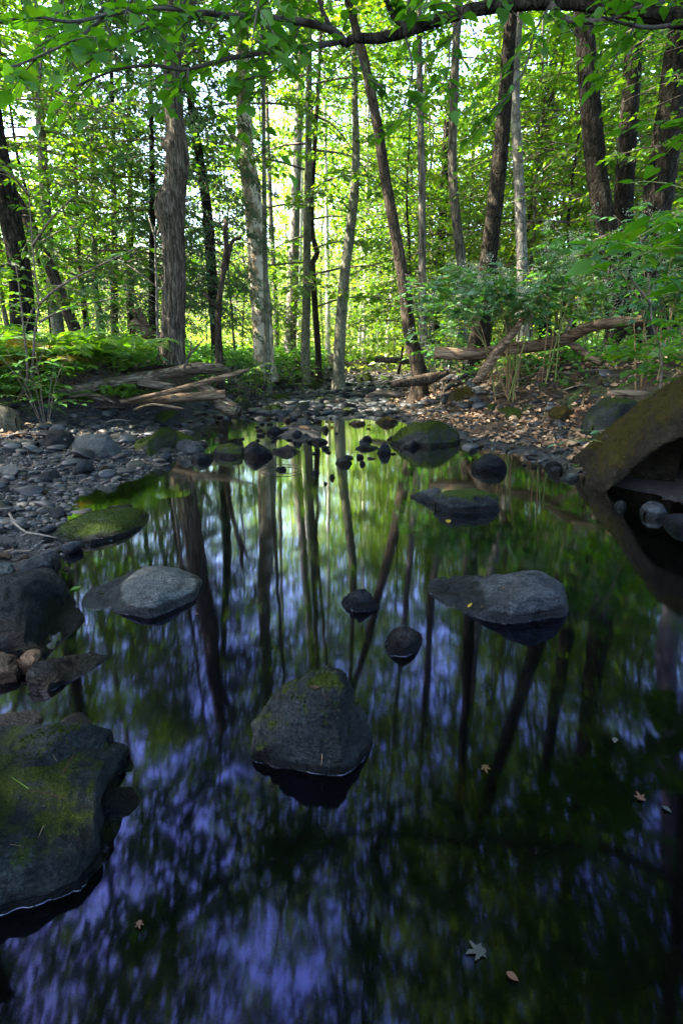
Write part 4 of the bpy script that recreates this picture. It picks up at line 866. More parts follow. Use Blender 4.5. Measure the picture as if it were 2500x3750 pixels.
tree('forest_tree', 'bright sunlit white trunk squeezed between the pale grey and straight dark trunks', W([(1094, 1260), (1096, 1050), (1100, 850), (1104, 650)], [17, 16, 13]), 26, 20, 'bark_white', ('tall', 1), .1, .7, short='bright white trunk')
tree('forest_tree', 'thin pale trunk between the crooked dark trunk and slim curved tree', W([(1200, 1270), (1199, 1050), (1196, 850), (1192, 600)], [18, 17, 13]), 26, 19, 'bark_white', ('tall', 2), .1, .7, short='thin pale trunk')
tree('forest_tree', 'sunlit white trunk, right one of a close pair in the far glade', W([(1330, 1295), (1334, 1120), (1338, 950), (1342, 750)], [18, 16, 12]), 30, 19, 'bark_white', ('tall', 0), .6, .7, short='white pair in the glade')
tree('forest_tree', 'sunlit white trunk, left one of a close pair in the far glade', W([(1315, 1295), (1322, 1120), (1326, 950), (1330, 800)], [14, 12, 9]), 31, 18, 'bark_white', ('tall', 1), 1.6, .6)
tree('forest_tree', 'very thin white trunk right of the close white pair', W([(1383, 1310), (1383, 1120), (1382, 900), (1380, 750)], [11, 10, 8]), 30, 15, 'bark_white', ('under', 0), 1.6, .6)
tree('forest_tree', 'white trunk tilting right in the far glade behind the lying log', W([(1416, 1315), (1422, 1200), (1433, 1060), (1440, 900)], [17, 15, 10]), 29, 17, 'bark_white', ('tall', 2), 2.6, .6, short='tilted white trunk')
tree('forest_tree', 'upright grey brown trunk just right of the leaning brown tree', W([(1553, 1340), (1547, 1150), (1545, 900), (1543, 650), (1538, 400), (1535, 200)], [34, 28, 26, 22]), 12.5, 16, 'bark_grey', ('tall', 0), 2.2, .8, short='upright grey brown trunk')
tree('forest_tree', 'grey trunk with sunlit patches and a bend, left of the dark furrowed trunk', W([(1690, 1270), (1690, 1080), (1688, 960), (1668, 780), (1655, 600), (1660, 400), (1668, 200), (1672, 60)], [40, 34, 32, 28]), 14, 19, 'bark_grey', ('tall', 1), .2, .9, short='bent grey trunk')
tree('forest_tree', 'thick dark furrowed trunk leaning slightly right, behind the shrub stems', W([(1750, 1290), (1768, 1120), (1790, 930), (1812, 740), (1834, 520), (1850, 330), (1864, 130), (1880, -60)], [74, 62, 58, 48, 42]), 10.8, 18, 'bark_dark', ('tall', 2), 1.2, .9, rough=.14, sides=24, step=.08, short='dark furrowed trunk')
tree('forest_tree', 'smooth pale grey trunk crossing beside the dark furrowed trunk', W([(1912, 1270), (1912, 1050), (1905, 820), (1896, 600), (1886, 420), (1884, 260), (1894, 100), (1905, -60)], [44, 38, 34, 32]), 12.5, 19, 'bark_smooth', ('tall', 0), 4.2, .9, short='smooth pale trunk')
tree('forest_tree', 'big dark trunk, left one of three behind the right shrubs', W([(2262, 1230), (2250, 1050), (2222, 850), (2190, 680), (2166, 450), (2145, 200), (2130, 0)], [84, 76, 72, 66]), 9.6, 17, 'bark_dark', ('tall', 1), 3.3, .9, rough=.14, sides=24, short='left trunk of the dark three')
tree('forest_tree', 'dark trunk with torn red brown scar, middle one of three behind right shrubs', W([(2290, 1230), (2282, 1000), (2278, 800), (2292, 560), (2308, 330), (2325, 100)], [80, 70, 64, 58]), 9.9, 17, 'bark_dark', ('tall', 2), 2.3, .9, rough=.14, sides=24)
tree('forest_tree', 'widest dark trunk, right one of three behind the right shrubs, tilting right', W([(2335, 1230), (2370, 950), (2400, 760), (2425, 580), (2455, 380), (2480, 180), (2505, 0)], [96, 100, 92, 80]), 9.4, 18, 'bark_dark', ('tall', 0), 5.3, .9, rough=.14, sides=24, short='right trunk of the dark three')
tree('forest_tree', 'thick grey dark trunk at the left edge behind the sapling', W([(85, 1170), (78, 1020), (60, 900), (35, 780), (15, 650), (-10, 520), (-30, 350)], [84, 74, 78, 66, 56]), 8.6, 16, 'bark_dark', ('tall', 2), .3, .8, rough=.14, sides=24, short='thick left edge trunk')
tree('forest_tree', 'straight blue grey trunk behind the leaning brown one at the left', W([(212, 1190), (190, 1000), (172, 820), (160, 620), (148, 430), (140, 260)], [44, 38, 34, 28]), 12, 17, 'bark_smooth', ('tall', 1), .7, .8, short='blue grey trunk')
tree('leaning_tree', 'brown trunk leaning far to the left, crossing the thick left edge trunk', W([(285, 1235), (235, 1110), (190, 990), (140, 880), (90, 780), (30, 680), (-60, 560)], [44, 40, 38, 34]), 9.8, 8, 'bark_brown', ('under', 2), .7, .8, short='left leaning brown trunk', flare=.8)
tree('forest_tree', 'thin bent olive trunk in the ferns left of the cut log ends', W([(372, 1215), (366, 1160), (350, 1060), (346, 940), (344, 800)], [26, 22, 17]), 14, 12, 'bark_olive', ('under', 0), .7, .9, short='thin bent olive trunk')
tree('forest_tree', 'thin brown trunk in the ferns left of the thin bent olive trunk', W([(318, 1205), (305, 1080), (290, 950), (285, 800)], [20, 18, 13]), 14.5, 12, 'bark_brown', ('under', 1), 1.7, .9)
tree('hemlock', 'dark hemlock with drooping sprays filling the space left of the dead trunk', W([(560, 1180), (560, 1000), (558, 700)], [30, 26, 20]), 13, 11.5, 'bark_dark', ('hemlock', 0), .5, .95, group='dark hemlocks on the left')
tree('hemlock', 'dark hemlock at the far left of the hemlock group, over the ferns', W([(420, 1190), (420, 1000), (418, 700)], [28, 24, 18]), 16, 12.5, 'bark_dark', ('hemlock', 1), 1.5, 1.0, group='dark hemlocks on the left')
tree('hemlock', 'leaning dark hemlock between the dead trunk and the broad peeling trunk', W([(790, 1200), (775, 1000), (762, 800), (735, 600), (700, 380)], [40, 36, 28]), 13, 11, 'bark_dark', ('hemlock', 1), 2.5, .62, group='dark hemlocks on the left')
tree('hemlock', 'loose thin hemlock behind the dead trunk, its sprays against the sky', W([(480, 1180), (480, 1000), (478, 700)], [26, 22, 18]), 17.5, 12, 'bark_dark', ('hemlock', 0), 4.5, .9, group='dark hemlocks on the left')
# dead antler-like snag
e, C, o = tree('dead_snag', 'bare brown forked snag like an antler, right of the dead trunk', W([(805, 1345), (800, 1250), (802, 1120), (815, 1010), (828, 900), (824, 850), (826, 800)], [32, 24, 20, 17, 15, 11]), 10.2, 3, 'bark_brown', ext=False, rough=.18, short='antler snag', flare=.8)
mb = MB(); q = [at(812, 1030, 10.2) - o, at(835, 950, 10.2) - o, at(850, 885, 10.2) - o, at(885, 868, 10.2) - o]; mb.add(*tube(catmull(q, .05), .032, 8, .2)); q = [at(800, 1130, 10.2) - o, at(775, 1110, 10.1) - o, at(750, 1070, 10.1) - o]
mb.add(*tube(catmull(q, .05), .03, 8, .2)); obj('branch', mb.mesh('branch', M['bark_brown']), e)
# thin bare pale sapling in front of the hemlock
e, C, o = tree('bare_sapling', 'leafless pale sapling with thin twigs left of the dead trunk', W([(577, 1200), (575, 1080), (570, 950), (568, 830)], [10, 8, 5]), 10.4, 4, 'bark_smooth', ext=False, sides=6)
mb = MB(); rs = np.random.default_rng(3)
for k in range(14):
    b = at(572, 1130 - k * 20, 10.4) - o; a = rs.uniform(0, 6.28); d = np.array([math.cos(a), math.sin(a) * .5, rs.uniform(.3, .9)]) * rs.uniform(.25, .7)
    mb.add(*tube(catmull([b, b + d * .5 + (0, 0, .02), b + d], .1), [.008, .006, .004][0], 4))
obj('twigs', mb.mesh('twigs', M['twig_pale']), e)

# ------------------------------------------------------------------ background and shade trees copied from prototypes
def proto(name, H, r0, mat, cr, seed):
    r_ = np.random.default_rng(seed); e = empty(name, (0, 0, 0)); z = np.linspace(-.3, H, 12)
    P = np.stack([.012 * H * np.cumsum(r_.normal(0, .5, 12)) * (z > 0), .012 * H * np.cumsum(r_.normal(0, .5, 12)) * (z > 0), z], -1)
    C = catmull(np.c_[P, np.interp(z, [-.3, 0, .5, H], [r0 * 1.7, r0 * 1.4, r0, .02])], .3)
    obj('trunk', make_mesh('trunk', *tube(C[:, :3], C[:, 3], 10, .1, (2.2, .8), seed), M[mat]), e)
    for nm, me in zip(('crown', 'limbs'), CR[cr]): obj(nm, me, e)
    return e
PRO = {}
for v in range(3):
    PRO['tall', v] = proto('forest_tree', 20, .17, ['bark_grey', 'bark_dark', 'bark_smooth'][v], ('tall', v), 10 + v)
    PRO['under', v] = proto('understory_tree', 7, .045, ['bark_grey', 'bark_brown', 'bark_dark'][v], ('under', v), 20 + v)
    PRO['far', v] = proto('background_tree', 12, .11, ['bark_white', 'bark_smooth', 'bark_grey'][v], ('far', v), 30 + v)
ADJ = {'tall': ['grey barked tall tree', 'dark barked tall tree', 'smooth pale barked tall tree'], 'under': ['grey stemmed leafy understory tree', 'brown stemmed leafy understory tree', 'dark stemmed leafy understory tree'], 'far': ['sunlit pale trunked tree', 'smooth trunked sunlit tree', 'grey trunked sunlit tree']}
used_proto = set()
def tree_label(kind, v, x, y):
    p = to_px((x, y, gz(x, y)))
    if -300 < p[0] < 2800 and y > 4:
        L = sorted(TREES, key=lambda t: abs(t[0] - p[0]))
        for k in range(len(L)):
            t = L[k]; rel = ('behind' if y > t[2] + 1 else 'in front of' if y < t[2] - 1 else 'beside') if abs(t[0] - p[0]) < 40 else ('right of' if p[0] > t[0] else 'left of')
            for extra in ('', ', nearer', ', farther back', ', deep in the wood'):
                s = '%s %s the %s%s' % (ADJ[kind][v], rel, t[3], extra)
                if s not in USED and not (extra == ', nearer' and y > 16) and not (extra == ', farther back' and y < 16) and not (extra == ', deep in the wood' and y < 26): USED.add(s); return s
        return s
    side = 'left' if x < 0 else 'right'
    for s in ('%s outside the view on the %s bank' % (ADJ[kind][v], side), '%s beyond the %s side of the pool' % (ADJ[kind][v], side), '%s standing off by the %s bank' % (ADJ[kind][v], side), '%s far off on the %s' % (ADJ[kind][v], side), '%s overhanging from the %s' % (ADJ[kind][v], side)):
        if s not in USED: USED.add(s); return s
    return s
GRP = {'tall': 'tall trees of the wood', 'under': 'leafy understory trees', 'far': 'sunlit trees at the back of the wood'}
def put(kind, x, y, s=1.0, v=None, rz=None, wide=0):
    v = random.randrange(3) if v is None else v; rz = random.uniform(0, 6.28) if rz is None else rz
    p = PRO[kind, v]; loc = (x, y, gz(x, y) - .05); tl = (random.uniform(-.05, .05), random.uniform(-.05, .05))
    if (kind, v) in used_proto: o = dup(p, loc, rz, s, tl)
    else: used_proto.add((kind, v)); o = p; o.location = loc; o.rotation_euler = (*tl, rz); o.scale = (s, s, s)
    if wide: o.scale = (s * wide, s * wide, s)
    tag(o, tree_label(kind, v, x, y), 'tree', GRP[kind])
    return o
def putpx(kind, px, Y, s=1.0, v=None):
    return put(kind, (px - CX) / FPX * (Y * CP + .1), Y, s, v)
for a in UNDER: putpx('under', *a)
for a in FARB: putpx('far', *a)
for a in TALLB: putpx('tall', *a)
for a in SHADE: put('tall', *a)
# ------------------------------------------------------------------ overhanging limb of a tree standing out of view on the right bank
def pxpath(pts):
    return np.array([at(a, b, Y) for a, b, Y in pts])
OV = tag(empty('overhanging_tree', (3.9, 3.1, gz(3.9, 3.1))), 'tree whose long bare dark limb and leafy twigs hang over the stream from the right', 'tree')
oo = np.array(OV.location)
tp = np.array([[3.9, 3.1, gz(3.9, 3.1) - .2], [3.85, 3.1, 1.5], [3.7, 3.15, 2.6], [3.3, 3.3, 3.2]])
obj('trunk', make_mesh('trunk', *tube(catmull(tp, .1) - oo, np.linspace(.17, .1, len(catmull(tp, .1))), 18, .12), M['bark_dark']), OV)
Lm = np.vstack([tp[-1:], pxpath([(2760, 30, 3.45), (2560, 75, 3.5), (2420, 62, 3.5), (2250, 26, 3.6), (2080, 8, 3.7), (1900, 14, 3.7), (1740, 36, 3.7), (1610, 70, 3.7), (1480, 118, 3.65), (1380, 140, 3.6), (1300, 140, 3.6), (1262, 162, 3.6)])])
Lc = catmull(np.c_[Lm, np.interp(np.linspace(0, 1, len(Lm)), [0, .3, .6, .85, 1], [.042, .036, .031, .025, .02])], .03)
mb = MB(); mb.add(*tube(Lc[:, :3] - oo, Lc[:, 3], 16, .16, (2, 3), 4)); obj('limb', mb.mesh('limb', M['bark_dark']), OV)
mb = MB(); TW = []                    # twigs that carry leaves: arrays of points
def br(pts, r0, r1, carry=True):
    C = catmull(pxpath(pts), .04); mb.add(*tube(C - oo, np.linspace(r0, r1, len(C)), 7, .1)); 
    if carry: TW.append(C)
br([(1265, 160, 3.6), (1215, 110, 3.55), (1120, 82, 3.5), (1000, 70, 3.4), (880, 62, 3.3), (760, 48, 3.2), (600, 30, 3.1), (440, 40, 3.0)], .022, .006)
br([(1250, 150, 3.6), (1150, 170, 3.5), (1000, 190, 3.4), (850, 212, 3.3), (720, 246, 3.2), (660, 256, 3.2), (560, 240, 3.1), (450, 250, 3.0), (360, 280, 2.95), (280, 315, 2.9)], .016, .004)
br([(1215, 110, 3.55), (1180, 40, 3.5), (1150, -60, 3.45)], .014, .008)
br([(1500, 112, 3.65), (1440, 60, 3.6), (1400, -30, 3.5), (1340, -120, 3.4)], .018, .008)
br([(1490, 118, 3.65), (1495, 40, 3.6), (1500, -60, 3.6)], .014, .007)
br([(2010, 5, 3.7), (2050, 60, 3.65), (2120, 78, 3.6), (2240, 70, 3.5), (2330, 30, 3.4), (2430, 5, 3.4)], .018, .008)
br([(2560, 75, 3.5), (2400, 100, 3.4), (2300, 90, 3.3), (2200, 60, 3.2)], .014, .005)
br([(2020, 6, 3.7), (1960, 110, 3.6), (1930, 220, 3.5), (1880, 330, 3.4), (1800, 400, 3.35)], .006, .003)
br([(1480, 120, 3.65), (1510, 250, 3.6), (1480, 380, 3.55), (1440, 470, 3.5)], .006, .003)
br([(1300, 150, 3.6), (1330, 260, 3.5), (1400, 320, 3.4)], .005, .003)
br([(960, 66, 3.4), (955, 180, 3.3), (975, 270, 3.25), (950, 370, 3.2), (955, 480, 3.2)], .006, .003)
br([(690, 250, 3.2), (690, 320, 3.1), (720, 380, 3.1)], .005, .003)
br([(760, 48, 3.2), (600, 80, 3.0), (480, 130, 2.8), (400, 190, 2.7), (330, 200, 2.6)], .008, .003)
br([(500, 35, 3.0), (380, 60, 2.7), (250, 80, 2.5), (120, 60, 2.4), (-40, 90, 2.3)], .008, .004)
br([(400, 40, 2.9), (300, 130, 2.6), (180, 190, 2.4), (60, 240, 2.3), (-60, 260, 2.2)], .007, .003)
br([(1100, 80, 3.5), (1060, 200, 3.3), (1000, 260, 3.2), (900, 290, 3.1)], .005, .003)
br([(1700, 45, 3.7), (1650, 150, 3.5), (1640, 260, 3.4), (1600, 340, 3.3)], .005, .003)
for k in range(38):                   # leafy branches coming down from above the frame and over the pool
    rr = np.random.default_rng(900 + k)
    px, Y = rr.uniform(-200, 2650), rr.uniform(2.9, 5.0); py = rr.uniform(-380, -40)
    dx = rr.uniform(-260, 120); dy = rr.uniform(60, 330) * (1.25 if px < 1000 else .8)
    br([(px, py, Y), (px + dx * .5, py + dy * .35, Y - .1), (px + dx, py + dy * .8, Y - .2), (px + dx * 1.3, py + dy * 1.15, Y - .25)], .008, .003)
rr = np.random.default_rng(42)
for k in range(120):                   # higher boughs over the pool (seen mirrored in the water)
    p = np.array([rr.uniform(-.2, 3.4) if k % 6 else rr.uniform(-2.8, -.3), rr.uniform(.2, 4.4), rr.uniform(3.9, 6.0)]); d = np.array([rr.normal(), rr.normal(), rr.uniform(-.25, .1)]); d[:2] /= np.linalg.norm(d[:2])
    q = np.array([p, p + d * .5, p + d * 1.1 + (0, 0, -.1), p + d * 1.7 + (0, 0, -.3)])
    if (rr.random() < .0): continue
    C = catmull(q, .05); mb.add(*tube(C - oo, np.linspace(.014, .004, len(C)), 5)); TW.append(C)
def twig_leaves(TW, r_, step, tl, size, per, droop=.15, nrm=.3):
    P, D, N, S = [], [], [], []
    for C in TW:
        L = np.concatenate([[0], np.cumsum(np.linalg.norm(np.diff(C, axis=0), axis=1))])
        for s in np.arange(step * r_.random(), L[-1], step):
            k = min(np.searchsorted(L, s), len(C) - 2); p = C[k]; t = C[min(k + 1, len(C) - 1)] - C[max(k - 1, 0)]; t /= np.linalg.norm(t) + 1e-9
            sd_ = np.cross(t, (0, 0, 1.0)); sd_ /= np.linalg.norm(sd_) + 1e-9
            a = r_.uniform(.4, 1.3) * r_.choice([-1, 1]); d = t * math.cos(a) + sd_ * math.sin(a); d[2] += r_.uniform(-.35, .25); d /= np.linalg.norm(d)
            l = tl * r_.uniform(.4, 1.2); tt = np.linspace(0, 1, 5)[:, None]
            q = p + d * l * tt + np.array([0, 0, -droop * l]) * tt ** 2
            mb.add(*tube(q - oo, np.linspace(.003, .0012, 5), 4, cap=False))
            s2 = np.cross(d, (0, 0, 1.0)); s2 /= np.linalg.norm(s2) + 1e-9
            m = max(3, int(per * r_.uniform(.7, 1.3)))
            for i in range(m):
                v = (i + .6) / m; sg = 1 if i % 2 else -1; a2 = r_.uniform(.5, 1.1) if i < m - 1 else 0
                ld = d * math.cos(a2) + s2 * sg * math.sin(a2); ld[2] += r_.normal(.0, .2)
                P.append(p + d * l * v + np.array([0, 0, -droop * l * v * v])); D.append(ld); N.append(np.array([0, 0, 1.0]) + r_.normal(0, nrm, 3)); S.append(size * r_.uniform(.5, 1.3))
    return np.array(P), np.array(D), np.array(N), np.array(S)
P, D, N, S = twig_leaves(TW, np.random.default_rng(8), .085, .30, .076, 6)
keep = np.array([np.linalg.norm(p - np.array([0, 0, CAMH])) > 1.5 for p in P])
V, F = leaves(P[keep] - oo, D[keep], N[keep], S[keep], .33, 'full', .08, .18)
obj('foliage', make_mesh('foliage', V, F, M['leaf_near'], True), OV); obj('twigs', mb.mesh('twigs', M['twig_dark']), OV)
print('overhang leaves', keep.sum())

# ------------------------------------------------------------------ fallen logs
def log(name, label, pts, ws, mat, sides=14, rough=.12, seed=0, cuts=True, cat='log', group=None, forks=(), sag=True):
    pts = [(a, b, min(Y, onground(a, b + w_ / 2 + 3)[1] - .06)) for (a, b, Y), w_ in zip(pts, ws)]
    P3 = np.array([np.r_[at(a, b, Y), w_ / 2 * zc(at(a, b, Y)) / FPX] for (a, b, Y), w_ in zip(pts, ws)])
    C = catmull(P3, .06); o = C[len(C) // 2, :3].copy()
    d = C[-1, :3] - C[0, :3]; ang = math.atan2(d[1], d[0])
    Rm = np.array([[math.cos(-ang), -math.sin(-ang), 0], [math.sin(-ang), math.cos(-ang), 0], [0, 0, 1]])
    mb_ = MB(); mb_.add(*tube((C[:, :3] - o) @ Rm.T, C[:, 3], sides, rough, (2.4, 2.0), seed, cap=True))
    e = obj(name, mb_.mesh(name, M[mat]), loc=o); e.rotation_euler = (0, 0, ang)
    for f, fw in forks:
        Q = np.array([at(a, b, Y) for a, b, Y in f]); Qc = catmull(Q, .06)
        obj('branch', make_mesh('branch', *tube((Qc - o) @ Rm.T, np.linspace(fw, fw * .55, len(Qc)) / 2 * zc(Q[0]) / FPX, 9, .15), M[mat]), e)
    tag(e, label, cat, group); return e
log('fallen_log', 'longest weathered grey log, top of the pile below the dead trunk', [(195, 1440, 7.7), (330, 1418, 7.9), (480, 1392, 8.1), (600, 1372, 8.2), (700, 1352, 8.3), (800, 1350, 8.4), (838, 1360, 8.5)], [22, 40, 43, 41, 42, 38, 20], 'log_grey', 18, .16, 3)
log('fallen_log', 'straight yellowish log lowest in the pile, cut square at its right end', [(440, 1470, 7.5), (560, 1465, 7.6), (700, 1455, 7.7), (826, 1444, 7.8)], [14, 30, 34, 34], 'log_brown', 14, .08, 5)
log('fallen_branch', 'thin pole slanting up to the right across the log pile', [(470, 1466, 7.4), (600, 1440, 7.5), (740, 1402, 7.6), (850, 1372, 7.7), (912, 1352, 7.8)], [12, 20, 22, 17, 10], 'log_brown', 10, .1, 6, cat='branch')
log('fallen_log', 'short broken grey chunk under the longest log', [(505, 1402, 8.0), (580, 1412, 8.0), (640, 1420, 8.0)], [26, 34, 26], 'log_grey', 12, .2, 7)
log('fallen_log', 'sunlit pale stump piece pointing to the water at the end of the pile', [(735, 1412, 8.1), (790, 1455, 7.9), (830, 1490, 7.8), (872, 1512, 7.7)], [34, 52, 60, 48], 'log_grey', 14, .22, 8)
log('fallen_branch', 'thin grey branch left of the lowest log, ending in the ferns', [(225, 1456, 7.3), (310, 1445, 7.3), (380, 1455, 7.3), (420, 1478, 7.3)], [12, 16, 14, 8], 'log_grey', 8, .1, 9, cat='branch')
log('fallen_branch', 'forked thin branch on the gravel below the log pile', [(490, 1500, 7.3), (560, 1482, 7.3), (640, 1492, 7.3), (680, 1500, 7.3)], [8, 11, 10, 6], 'log_grey', 8, .1, 10, cat='branch')
log('fallen_branch', 'thin grey branch leaning upright on the longest log before the dead trunk', [(665, 1380, 7.9), (690, 1310, 8.0), (720, 1270, 8.1), (745, 1245, 8.1)], [10, 9, 7, 4], 'log_grey', 7, .1, 11, cat='branch', forks=[([(690, 1310, 8), (700, 1270, 8.0), (698, 1250, 8)], 6)])
log('fallen_branch', 'dark branch lying behind the longest log at the foot of dead trunk', [(455, 1358, 8.8), (560, 1345, 8.8), (655, 1340, 8.8)], [8, 13, 10], 'bark_dark', 8, .1, 12, cat='branch')
log('fallen_log', 'sawn log end pointing up to the left, upper one of two in the ferns', [(500, 1135, 12), (520, 1180, 12.1), (545, 1230, 12.2)], [38, 40, 40], 'log_brown', 14, .08, 13)
log('fallen_log', 'thick sawn log end, lower one of two in the ferns', [(482, 1178, 11.5), (520, 1208, 11.6), (560, 1232, 11.7), (610, 1238, 11.8)], [44, 40, 42, 38], 'log_brown', 14, .1, 14)
log('fallen_log', 'mossy brown log with sawn end, lying level over the right bank', [(1592, 1292, 8.6), (1660, 1296, 8.6), (1740, 1294, 8.6), (1810, 1294, 8.6)], [44, 44, 44, 40], 'log_brown', 18, .08, 15)
log('fallen_log', 'long tan log arching up to the right across the right bank', [(1740, 1300, 8.8), (1850, 1280, 8.6), (1990, 1262, 8.4), (2070, 1240, 8.2), (2140, 1205, 8.0), (2220, 1185, 7.8), (2310, 1175, 7.6), (2394, 1170, 7.5)], [40, 44, 46, 48, 40, 38, 36, 34], 'log_brown', 18, .1, 16, forks=[([(2080, 1250, 8.2), (2120, 1280, 8.1), (2165, 1312, 8.0), (2200, 1330, 7.9)], 32)])
log('fallen_log', 'grey log leaning steeply from the sunlit boulder up over the level log', [(1738, 1405, 8.1), (1780, 1345, 8.1), (1820, 1290, 8.1), (1865, 1235, 8.1), (1905, 1180, 8.2), (1940, 1130, 8.3)], [30, 38, 36, 30, 22, 12], 'log_brown', 14, .14, 17)
log('fallen_log', 'far grey log spanning the stream channel behind the leaning brown tree', [(1372, 1316, 17), (1450, 1320, 17), (1530, 1322, 17), (1600, 1320, 17)], [20, 22, 22, 20], 'log_grey', 12, .06, 18)
log('fallen_log', 'low rotten log on the leaf litter under the tan arching log', [(2010, 1300, 9), (2100, 1292, 9), (2200, 1285, 9), (2290, 1278, 9)], [24, 34, 34, 24], 'log_grey', 12, .15, 19)
log('fallen_log', 'short cut brown log lying above the flat faced mossy boulder', [(2222, 1440, 5.6), (2290, 1438, 5.6), (2372, 1442, 5.6)], [20, 22, 20], 'log_brown', 12, .06, 20)
log('fallen_log', 'rotten dark log with rusty wood at the foot of the leaning brown tree', [(1430, 1408, 9.6), (1500, 1398, 9.6), (1580, 1385, 9.6), (1640, 1362, 9.6)], [18, 34, 38, 20], 'bark_brown', 12, .25, 21)
log('fallen_log', 'frayed grey driftwood on the stones below the rotten dark log', [(1340, 1452, 9.0), (1400, 1440, 9.0), (1480, 1448, 8.8)], [14, 26, 16], 'log_grey', 10, .3, 22)
log('fallen_branch', 'bent tan twig on the gravel beside the turtle shaped rock', [(35, 1880, 3.6), (60, 1920, 3.5), (100, 1950, 3.4), (150, 1958, 3.35), (212, 1970, 3.3)], [9, 9, 7, 6, 4], 'twig_pale', 7, .1, 23, cat='twig')
log('fallen_branch', 'thick root like stick at the left edge above the turtle shaped rock', [(-30, 1870, 3.5), (20, 1866, 3.5), (58, 1862, 3.5)], [16, 14, 9], 'twig_pale', 7, .1, 24, cat='twig')
log('fallen_branch', 'black twig dipping into the water before the pale flat rock', [(180, 2105, 2.6), (215, 2150, 2.5), (238, 2200, 2.4)], [5, 4, 2], 'twig_dark', 6, .1, 25, cat='twig')
log('fallen_branch', 'thin reddish twig sticking out left of the largest boulder', [(2190, 1578, 4.9), (2240, 1574, 4.9), (2270, 1572, 4.9)], [5, 6, 6], 'twig', 6, .1, 26, cat='twig')
rr = np.random.default_rng(5)
spots = [(1480, 1395), (1600, 1420), (1560, 1450), (1660, 1400), (1900, 1420), (1960, 1400), (2060, 1390), (2120, 1430), (2250, 1400), (2350, 1390), (600, 1455), (700, 1430), (760, 1480), (540, 1430), (650, 1480), (380, 1520), (300, 1480), (200, 1500), (120, 1620), (420, 1560), (1880, 1460), (2000, 1560), (1850, 1380), (2200, 1380)]
for k, (px, py) in enumerate(spots):
    g = onground(px, py); L = rr.uniform(.25, .8); a = rr.uniform(-.6, .6) + (math.pi if rr.random() < .5 else 0)
    d = np.array([math.cos(a), math.sin(a) * .6, rr.uniform(.0, .25)]) * L
    q = catmull([g - d / 2 + (0, 0, .03), g + (rr.normal(0, .03), 0, .05 + L * .05), g + d / 2 + (0, 0, .03)], .05)
    o = obj('twig', make_mesh('twig', *tube(q - g, np.linspace(.012, .004, len(q)) * rr.uniform(.7, 1.3), 6, .15), M[['twig', 'twig_pale', 'twig'][k % 3]]), loc=g)
    tag(o, uniq('%s dead twig on the ground {rel} {n}' % ['brown', 'pale', 'brown'][k % 3], px, py), 'twig', 'dead twigs on the banks')
# bent twig ring round a stone in the pool
q = np.array([on(1030 + 75 * math.cos(a), 1718 + 17 * math.sin(a), .012) for a in np.linspace(.3, 5.9, 26)])
tag(obj('twig', make_mesh('twig', *tube(q, .004, 5), M['twig_dark'])), 'black twig bent into a ring around the half drowned stone', 'twig')

# ------------------------------------------------------------------ ferns
def fern_mesh(seed, n, L, mat):
    r_ = np.random.default_rng(seed); P, D, N, S = [], [], [], []; mbf = MB()
    for f in range(n):
        a = 6.28 * f / n + r_.uniform(-.3, .3); l = L * r_.uniform(.75, 1.15); up = r_.uniform(.7, 1.5)
        dh = np.array([math.cos(a), math.sin(a), 0]); s = np.array([-dh[1], dh[0], 0])
        t = np.linspace(0, 1, 22)
        C = dh * (l * .8 * t)[:, None] + np.array([0, 0, 1]) * (l * (up * t - .75 * t ** 2.2 * up))[:, None]
        mbf.add(*tube(C[::3], np.linspace(.004, .0015, len(C[::3])), 4, cap=False))
        for i in range(3, 22):
            pl = l * .26 * math.sin(math.pi * min(1, (t[i] * .93 + .07))) ** .8 * (1.1 - .35 * t[i]); tt = C[i] - C[i - 1]; tt /= np.linalg.norm(tt)
            for sg in (-1, 1):
                d = s * sg + tt * .45; d[2] -= .15; P.append(C[i]); D.append(d + r_.normal(0, .06, 3)); N.append(np.cross(tt, s) + r_.normal(0, .12, 3)); S.append(max(.02, pl))
    V, F = leaves(np.array(P), np.array(D), np.abs(np.array(N)) * [0, 0, 1] + np.array(N) * [1, 1, 0], np.array(S), .14, 'kite', .02, .15)
    return make_mesh('fronds', V, F, mat, False), mbf.mesh('stalks', M['stem_green'])
FM = [fern_mesh(60 + i, 7 + i, .62, M['fern']) for i in range(3)]
def fern(px, py, s, v, gold=False, fmt='{c} fern clump {rel} {n}'):
    g = onground(px, py); e = empty('fern', (g[0], g[1], g[2] - .02), random.uniform(0, 6.28), s)
    f = obj('fronds', FM[v][0], e); obj('stalks', FM[v][1], e)
    if gold: f.material_slots[0].link = 'OBJECT'; f.material_slots[0].material = M['fern_gold']
    c = ('small ' if s < .75 else 'large ' if s > 1.15 else '') + ('golden' if gold else 'bright green')
    tag(e, uniq(fmt.replace('{c}', c), px, py), 'fern', 'ferns on the banks')
LAND += [(630, 1340, 'thick dead trunk'), (560, 1390, 'longest log'), (1535, 1372, 'leaning brown tree'), (1700, 1300, 'level sawn log'), (2200, 1190, 'tan arching log'), (520, 1210, 'sawn log ends'), (60, 1470, 'sapling at the left edge'), (800, 1340, 'antler snag'), (85, 1170, 'thick left edge trunk'), (1850, 1440, 'shrub stems'), (1240, 1335, 'slim curved tree'), (1062, 1265, 'pale grey trunk'), (962, 1235, 'broad peeling trunk'), (1450, 1320, 'far grey log')]
rf = np.random.default_rng(15)
for k in range(44):
    px, py = rf.uniform(-60, 600), rf.uniform(1215, 1440)
    if py > 1370 and px > 150: py -= 75
    fern(px, py, rf.uniform(.7, 1.6), int(rf.integers(3)), gold=rf.random() < .25)
